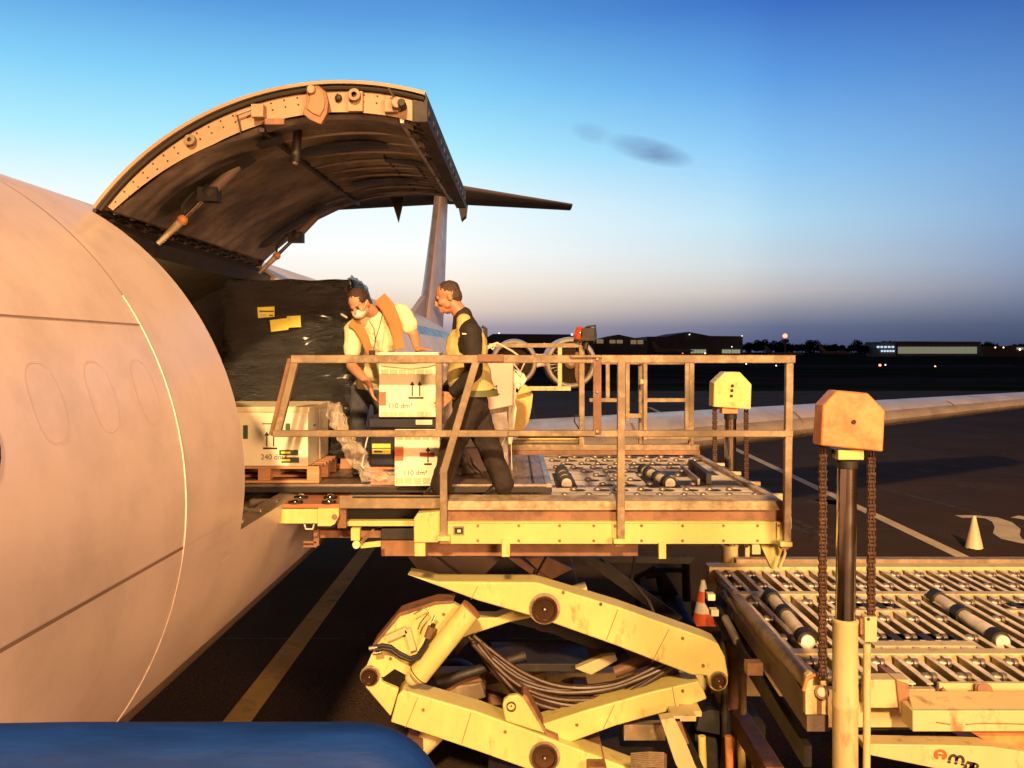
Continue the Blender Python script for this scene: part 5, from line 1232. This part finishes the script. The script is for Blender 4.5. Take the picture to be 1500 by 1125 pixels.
# bag behind walker's legs
t = MB(); bb = t
sheetg(lambda u,v: W(655+u*62-8*v*(1-u), 718-74*v*(1-abs(u-.35)*1.3), 7.75)+Vector((0,.10*math.cos(u*9)*(1-v)+.05*noise.noise(Vector((u*8,v*8,0))),0)), 26, 22, bb, 'grey')
bb.box(W(660,716,7.9), W(712,655,8.02), 'capshelf')
o = bb.build('plastic_bag', None, None, ang=60); tag(o, 'slumped grey plastic bag seen between the legs of the walking man', 'bag')
# clear crumpled film
b = MB()
def film(u, v):
    px = 478+u*22+55*v**1.6+u*55*v**2; py = 590+v*116+u*8*math.sin(v*3)
    p = W(px, py, 7.03+.10*u); q_ = Vector((px*.06, py*.05, 3)); return p+Vector((.03*noise.noise(q_*1.9), .07*noise.noise(q_*2.4)-.02+.02*noise.noise(q_*6), .025*noise.noise(q_*2.1+Vector((9,0,0)))))
sheetg(film, 30, 60, b, 'clear'); sheetg(lambda u,v: film(u*.8+.1, v*.95+.03)+Vector((.015,.06+.03*noise.noise(Vector((u*9,v*16,8))),0)), 24, 50, b, 'clear')
o = b.build('clear_wrapping', None, None, ang=180); tag(o, 'crumpled transparent plastic film hanging down beside the large white carton', 'plastic film')
b = MB(); b.path([W(540,636,6.98), W(536,650,6.98), W(533,668,6.97), W(530,682,6.98), W(533,686,6.98)], .006, 6); o = b.build('strap_end', 'white', None); tag(o, 'loose white strap end hanging left of the navy box', 'strap')
b = MB(); b.path([W(460,598,7.1)+Vector((.06,0,0)), W(470,650,7.13), W(472,700,7.15)], .006, 6); 

# ------------------------------------------------------------------ people
def remesh(o, vox=.008, sm=4, disp=0, dsc=.12):
    r_ = o.modifiers.new('remesh', 'REMESH'); r_.mode = 'VOXEL'; r_.voxel_size = vox; r_.use_smooth_shade = True
    s_ = o.modifiers.new('smooth', 'SMOOTH'); s_.iterations = sm; s_.factor = .5
    if disp:
        tx = bpy.data.textures.new('folds', 'CLOUDS'); tx.noise_scale = dsc; tx.noise_depth = 1
        d = o.modifiers.new('folds', 'DISPLACE'); d.texture = tx; d.strength = disp; d.mid_level = .5
    return o
def frame3(fwd, up):
    f = Vector(fwd).normalized(); u = Vector(up); u = (u-f*u.dot(f)).normalized(); r_ = f.cross(u); return r_, f, u   # right, forward, up
def head(b, c, fwd, up, s=1.0):
    r_, f, u = frame3(fwd, up); c = Vector(c)
    P = lambda x, y, z: c + (r_*x+f*y+u*z)*s
    ax = (r_, f, u); E = lambda x,y,z,rad: b.ell(P(x,y,z), tuple(q*s for q in rad), ax)
    E(0,-.012,.035,(.074,.092,.082)); E(0,.012,-.02,(.062,.074,.085)); E(0,.035,-.070,(.044,.048,.042)); E(0,.078,-.082,(.020,.016,.016))
    E(0,.080,.022,(.045,.012,.011)); E(0,.094,-.012,(.011,.014,.026)); E(0,.103,-.026,(.014,.012,.010)); E(0,.086,-.052,(.024,.010,.006)); E(0,.084,-.062,(.022,.010,.006))
    for sx in (-1,1): E(sx*.074,-.012,-.008,(.010,.020,.030)); E(sx*.04,.055,-.02,(.024,.03,.026)); E(sx*.05,.02,-.055,(.02,.03,.025))
    return P, ax
def hand(b, wrist, d, nrm, s=1, curl=.5, side=1):
    d = Vector(d).normalized(); nrm = Vector(nrm); nrm = (nrm-d*nrm.dot(d)).normalized(); x = d.cross(nrm)*side
    w_ = Vector(wrist); b.ell(w_+d*.045*s, (.040*s,.050*s,.017*s), (x,d,nrm)); b.cap(w_, w_+d*.03*s, .025*s, .024*s)
    for i, (o_, L_) in enumerate(((-.029,.068),(-.010,.078),(.010,.073),(.028,.058))):
        p = w_+d*.082*s+x*o_*s; dd = (d+x*o_*3).normalized(); q_ = p
        for j, fr_ in enumerate((.45,.32,.23)):
            a_ = curl*(.35+.55*j)*1.0; v = (dd*math.cos(a_)+nrm*math.sin(a_)); q2 = q_+v*L_*fr_*s; b.cap(q_, q2, (.0098-.001*j)*s, (.0090-.001*j)*s); q_ = q2
    p = w_+d*.022*s-x*.028*s; q_ = p+(-x*.8+d*.65).normalized()*.042*s; b.cap(p, q_, .014*s, .011*s); b.cap(q_, q_+(-x*.25+d+nrm*.4).normalized()*.03*s, .011*s, .009*s)
def eyes(P, ax, s, o):
    for nm, sx in (('eye',-1),('eye',1)): MB().ell(P(sx*.032,.083,.010), (.013*s,.007*s,.006*s), ax).build(nm, 'eye', o)
    for sx in (-1,1): MB().ell(P(sx*.033,.087,.028), (.022*s,.006*s,.004*s), ax).build('eyebrow', 'hair', o)

# --- worker with mask, leaning over the upper carton
W1 = thing('person', 'worker in pale yellow T-shirt, orange vest and face mask bending over the top white carton', 'person', (-1.16, 7.68, ZP))
hc = W(526,446,7.18); nk = W(548,457,7.32); sR = W(517,482,7.32); sL = W(588,457,7.36); ch = W(556,488,7.42); wa = W(552,535,7.62); hp = W(545,566,7.74)
eR = W(515,536,7.26); hR = W(541,563,7.06); eL = W(607,492,7.36); hL = W(611,511,7.20)
b = MB(); P1, ax1 = head(b, hc, (-.24,-.78,-.58), (-.36,-.42,.84), 1.0)
b.chain([(hc+Vector((.03,.05,-.03)),.055),(nk,.060),(nk.lerp(ch,.4),.07)]); b.chain([(sR,.058),(eR,.043),(eR.lerp(hR,.35),.042),(hR,.026)]); b.chain([(sL,.058),(eL,.043),(eL.lerp(hL,.4),.040),(hL,.028)])
b.ell(ch, (.175,.11,.17)); b.ell(wa, (.15,.11,.16)); b.ell(hp, (.16,.12,.12)); b.chain([(ch,.12),(wa,.12),(hp,.12)])
hand(b, hR, Vector((.30,-.10,-.9)), Vector((.9,.1,.3)), 1.05, .45, 1); hand(b, hL, Vector((.75,-.62,-.02)), Vector((0,-.05,-1)), 1.02, .12, 1)
feet = []
for sx, kx, ky, ax_, ay in ((-1,-.10,-.12,-.10,-.02),(1,.10,-.06,.12,.06)):
    h_ = hp+Vector((sx*.085,0,-.02)); kn = Vector((hp.x+kx, hp.y+ky, ZP+.46)); an = Vector((hp.x+ax_, hp.y+ay, ZP+.09)); b.chain([(h_,.08),(kn,.055),(kn.lerp(an,.3),.055),(an,.038)]); feet.append((h_, kn, an))
BD1 = remesh(b.build('body', 'flesh', W1), .0065, 3)
# tee shirt
b = MB(); b.ell(ch+Vector((0,.01,0)), (.190,.135,.185)); b.ell(wa, (.172,.135,.17)); b.ell(hp, (.175,.14,.10)); b.chain([(ch,.135),(wa,.135),(hp,.135)])
b.chain([(sR+Vector((.01,0,.0)),.078),(sR.lerp(eR,.62),.066)]); b.chain([(sL,.080),(sL.lerp(eL,.60),.068)]); b.chain([(sR,.075),(nk+Vector((-.02,.03,-.05)),.075),(sL,.078)]); b.chain([(nk.lerp(ch,.35),.09),(ch,.14)])
TEE = remesh(b.build('t_shirt', 'tee', W1), .009, 5, .03, .09)
b = MB()
for h_, kn, an in feet: b.chain([(h_,.10),(kn+Vector((0,0,.0)),.072),(kn.lerp(an,.4),.066),(an,.06)])
b.ell(hp+Vector((0,0,-.03)), (.178,.14,.12)); remesh(b.build('jeans', 'jeans', W1), .010, 4, .025, .08)
for h_, kn, an in feet: b = MB(); b.ell((an.x,an.y-.05,ZP+.045), (.048,.125,.045)); b.box((an.x-.045,an.y-.17,ZP+.002), (an.x+.045,an.y+.06,ZP+.03)); remesh(b.build('shoe', 'shoe', W1), .009, 3)
# hair, mask
b = MB(); b.ell(P1(0,-.028,.052), (.080,.090,.080), ax1); b.ell(P1(0,-.06,.0), (.070,.055,.07), ax1); b.ell(P1(.052,.005,.045), (.03,.045,.035), ax1); b.ell(P1(-.052,.005,.045), (.03,.045,.035), ax1); remesh(b.build('hair', 'hair', BD1), .006, 1, .018, .015)
b = MB(); b.ell(P1(0,.052,-.045), (.060,.062,.046), ax1); MK = b.build('face_mask', 'mask', BD1)
b = MB(); b.path([P1(.05,.075,-.025), P1(.075,.02,-.0), P1(.08,-.02,.01)], .003, 5); b.path([P1(-.05,.075,-.025), P1(-.075,.02,-.0), P1(-.08,-.02,.01)], .003, 5); b.build('mask_loop', 'mask', BD1); eyes(P1, ax1, 1, BD1)
# vest bands draped on the shirt
def band(pix, wid, name, m, tgt, parent, Yf=7.22, off=.014, edge=None, th=.008):
    b = MB(); n_ = 28; pts = []
    P_ = [Vector((x, 0, y)) for x, y in pix]; L_ = [0]
    for p, q_ in zip(P_, P_[1:]): L_.append(L_[-1]+(q_-p).length)
    def at(t, A):
        for i in range(len(L_)-1):
            if t <= L_[i+1]+1e-6: f = (t-L_[i])/(L_[i+1]-L_[i]); return A[i]+(A[i+1]-A[i])*f
        return A[-1]
    for i in range(n_+1):
        t = L_[-1]*i/n_; c_ = at(t, P_); d = (at(min(L_[-1],t+1), P_)-at(max(0,t-1), P_)).normalized(); w_ = at(t, wid); nn_ = Vector((-d.z,0,d.x))
        for j in range(7): q_ = c_+nn_*(j/6-.5)*w_; pts.append(W(q_.x, q_.z, Yf))
    b.add(pts, [(i*7+j, i*7+j+1, (i+1)*7+j+1, (i+1)*7+j) for i in range(n_) for j in range(6)], m)
    o = b.build(name, None, parent, ang=180)
    s_ = o.modifiers.new('drape', 'SHRINKWRAP'); s_.target = tgt; s_.wrap_method = 'NEAREST_SURFACEPOINT'; s_.wrap_mode = 'OUTSIDE'; s_.offset = off
    d_ = o.modifiers.new('thick', 'SOLIDIFY'); d_.thickness = th; d_.offset = 1
    return o
VB = band([(556,436),(568,450),(577,470),(582,492),(586,512)], [20,21,19,15,15], 'vest', 'vestor', TEE, W1)
band([(513,472),(524,478),(534,495),(541,515),(545,530)], [13,15,13,10,10], 'vest', 'vestor', TEE, W1)
0 and band([(563,436),(573,452),(580,470),(583,490)], [6,7,6,5], 'reflective_band', 'vestgrey', TEE, VB, 7.22, .034)
b = MB(); b.path([W(541,470,7.12), W(548,482,7.10), W(550,500,7.09), W(547,514,7.08)], .004, 6, 'hose'); b.path([W(560,462,7.14), W(556,478,7.1), W(549,500,7.09)], .004, 6, 'hose'); b.box(W(540,513,7.07), W(550,523,7.10), 'black'); b.build('lanyard', None, W1)
p = W(500,460,7.3); b = MB(); b.bar(p, W(508,465,7.25), .012, m='white'); b.build('pen', None, W1)

# --- walking man in profile
Yw = 7.01; ZD = 2.775
W2 = thing('person', 'man in black clothes and yellow hi-vis vest walking left along the loader deck', 'person', (-.38, Yw, ZD))
hc = W(656,436,Yw); nk = W(676,461,Yw); sh = W(689,486,Yw); ch = W(685,506,Yw); wa = W(686,552,Yw); hp = W(689,588,Yw)
b = MB(); P2, ax2 = head(b, hc, (-.93,-.10,-.34), (-.36,-.0,.93), 1.05)
b.chain([(hc+Vector((.03,0,-.03)),.058),(nk,.062),(ch,.10)]); b.ell(ch, (.12,.17,.17)); b.ell(wa, (.12,.15,.14)); b.ell(hp, (.125,.16,.12)); b.chain([(ch,.12),(wa,.12),(hp,.12)])
aN = [W(690,487,Yw-.165), W(694,545,Yw-.20), W(662,578,Yw-.17)]; aF = [W(684,487,Yw+.17), W(676,545,Yw+.20), W(652,575,Yw+.16)]
for A in (aN, aF): b.chain([(A[0],.060),(A[1],.045),(A[1].lerp(A[2],.4),.043),(A[2],.028)])
hand(b, aN[2], Vector((-.75,-.05,-.6)), Vector((.05,.95,-.2)), 1.05, .55, 1); hand(b, aF[2], Vector((-.75,.05,-.6)), Vector((.05,-.95,-.2)), 1.05, .55, -1)
legs = []
for dy, kx, kz, axx, az_, tx_, tz in ((-.09,662,655,646,712,624,726),(.09,716,655,738,708,714,722)):
    h_ = hp+Vector((0,dy,-.02)); kn = W(kx,kz,Yw+dy); an = W(axx,az_,Yw+dy); to = W(tx_,tz,Yw+dy); b.chain([(h_,.09),(kn,.058),(kn.lerp(an,.3),.056),(an,.04)]); legs.append((h_, kn, an, to))
BD2 = remesh(b.build('body', 'flesh2', W2), .0065, 3)
b = MB(); b.ell(P2(0,-.024,.050), (.079,.092,.078), ax2); b.ell(P2(0,-.052,.0), (.073,.062,.074), ax2); remesh(b.build('hair', 'hair2', BD2), .006, 1, .010, .012); eyes(P2, ax2, 1.05, BD2)
b = MB(); b.ell(P2(0,.048,-.075), (.046,.052,.038), ax2); b.build('stubble', 'hose', BD2) if False else None
b = MB(); b.ell(ch, (.135,.185,.185)); b.ell(wa, (.135,.165,.15)); b.ell(hp, (.138,.17,.08)); b.chain([(ch,.135),(wa,.135),(hp,.13)]); b.chain([(nk+Vector((.01,0,-.01)),.078),(ch,.14)])
for A in (aN, aF): b.chain([(A[0]+Vector((0,-.01 if A[0].y < Yw else .01,0)),.086),(A[1],.068),(A[1].lerp(A[2],.85),.050)]); b.chain([(nk+Vector((.02,0,-.04)),.075),(A[0],.082)])
SH = remesh(b.build('shirt', 'shirtblk', W2), .009, 4, .018, .09)
b = MB()
for h_, kn, an, to in legs: b.chain([(h_,.122),(h_.lerp(kn,.5),.110),(kn,.095),(kn.lerp(an,.5),.090),(an+Vector((0,0,-.005)),.084)])
b.ell(hp+Vector((0,0,-.03)), (.145,.175,.13)); remesh(b.build('trousers', 'trouser', W2), .010, 4, .035, .10)
for h_, kn, an, to in legs:
    b = MB(); b.chain([(an+Vector((.02,0,-.02)),.045),(an.lerp(to,.6)+Vector((0,0,-.0)),.042),(to,.030)]); remesh(b.build('shoe', 'shoe', W2), .008, 3)
# vest: torso shell without sleeves
b = MB(); b.ell(ch+Vector((-.008,0,-.03)), (.170,.170,.215)); b.ell(wa+Vector((.008,0,0)), (.182,.172,.17)); hm = W(700,574,Yw); 
b.chain([(ch,.14),(wa,.16)]); vs = []
b.tube(wa, W(694,578,Yw), .165, .180, 24); b.chain([(W(680,470,Yw-.10),.06),(ch+Vector((0,-.08,0)),.10)]); b.chain([(W(680,470,Yw+.10),.06),(ch+Vector((0,.08,0)),.10)])
VS = remesh(b.build('vest', 'vestyel', W2), .009, 4, .016, .11)
b = MB(); b.lathe([(.180,0),(.192,.0),(.190,.05),(.178,.05)], W(694,580,Yw), (0,0,1), 32, 'vestgreen'); b.build('vest_hem', None, VS)
b = MB(); b.pbox(677,488,683,490,Yw-.262,.01,'white'); b.build('sleeve_patch', None, SH)
b = MB(); b.path([W(706,478,Yw-.02), W(712,482,Yw-.02), W(712,494,Yw-.02)], .012, 8); b.box(W(708,481,Yw-.03), W(713,494,Yw+.04)); b.build('radio', 'black', W2)
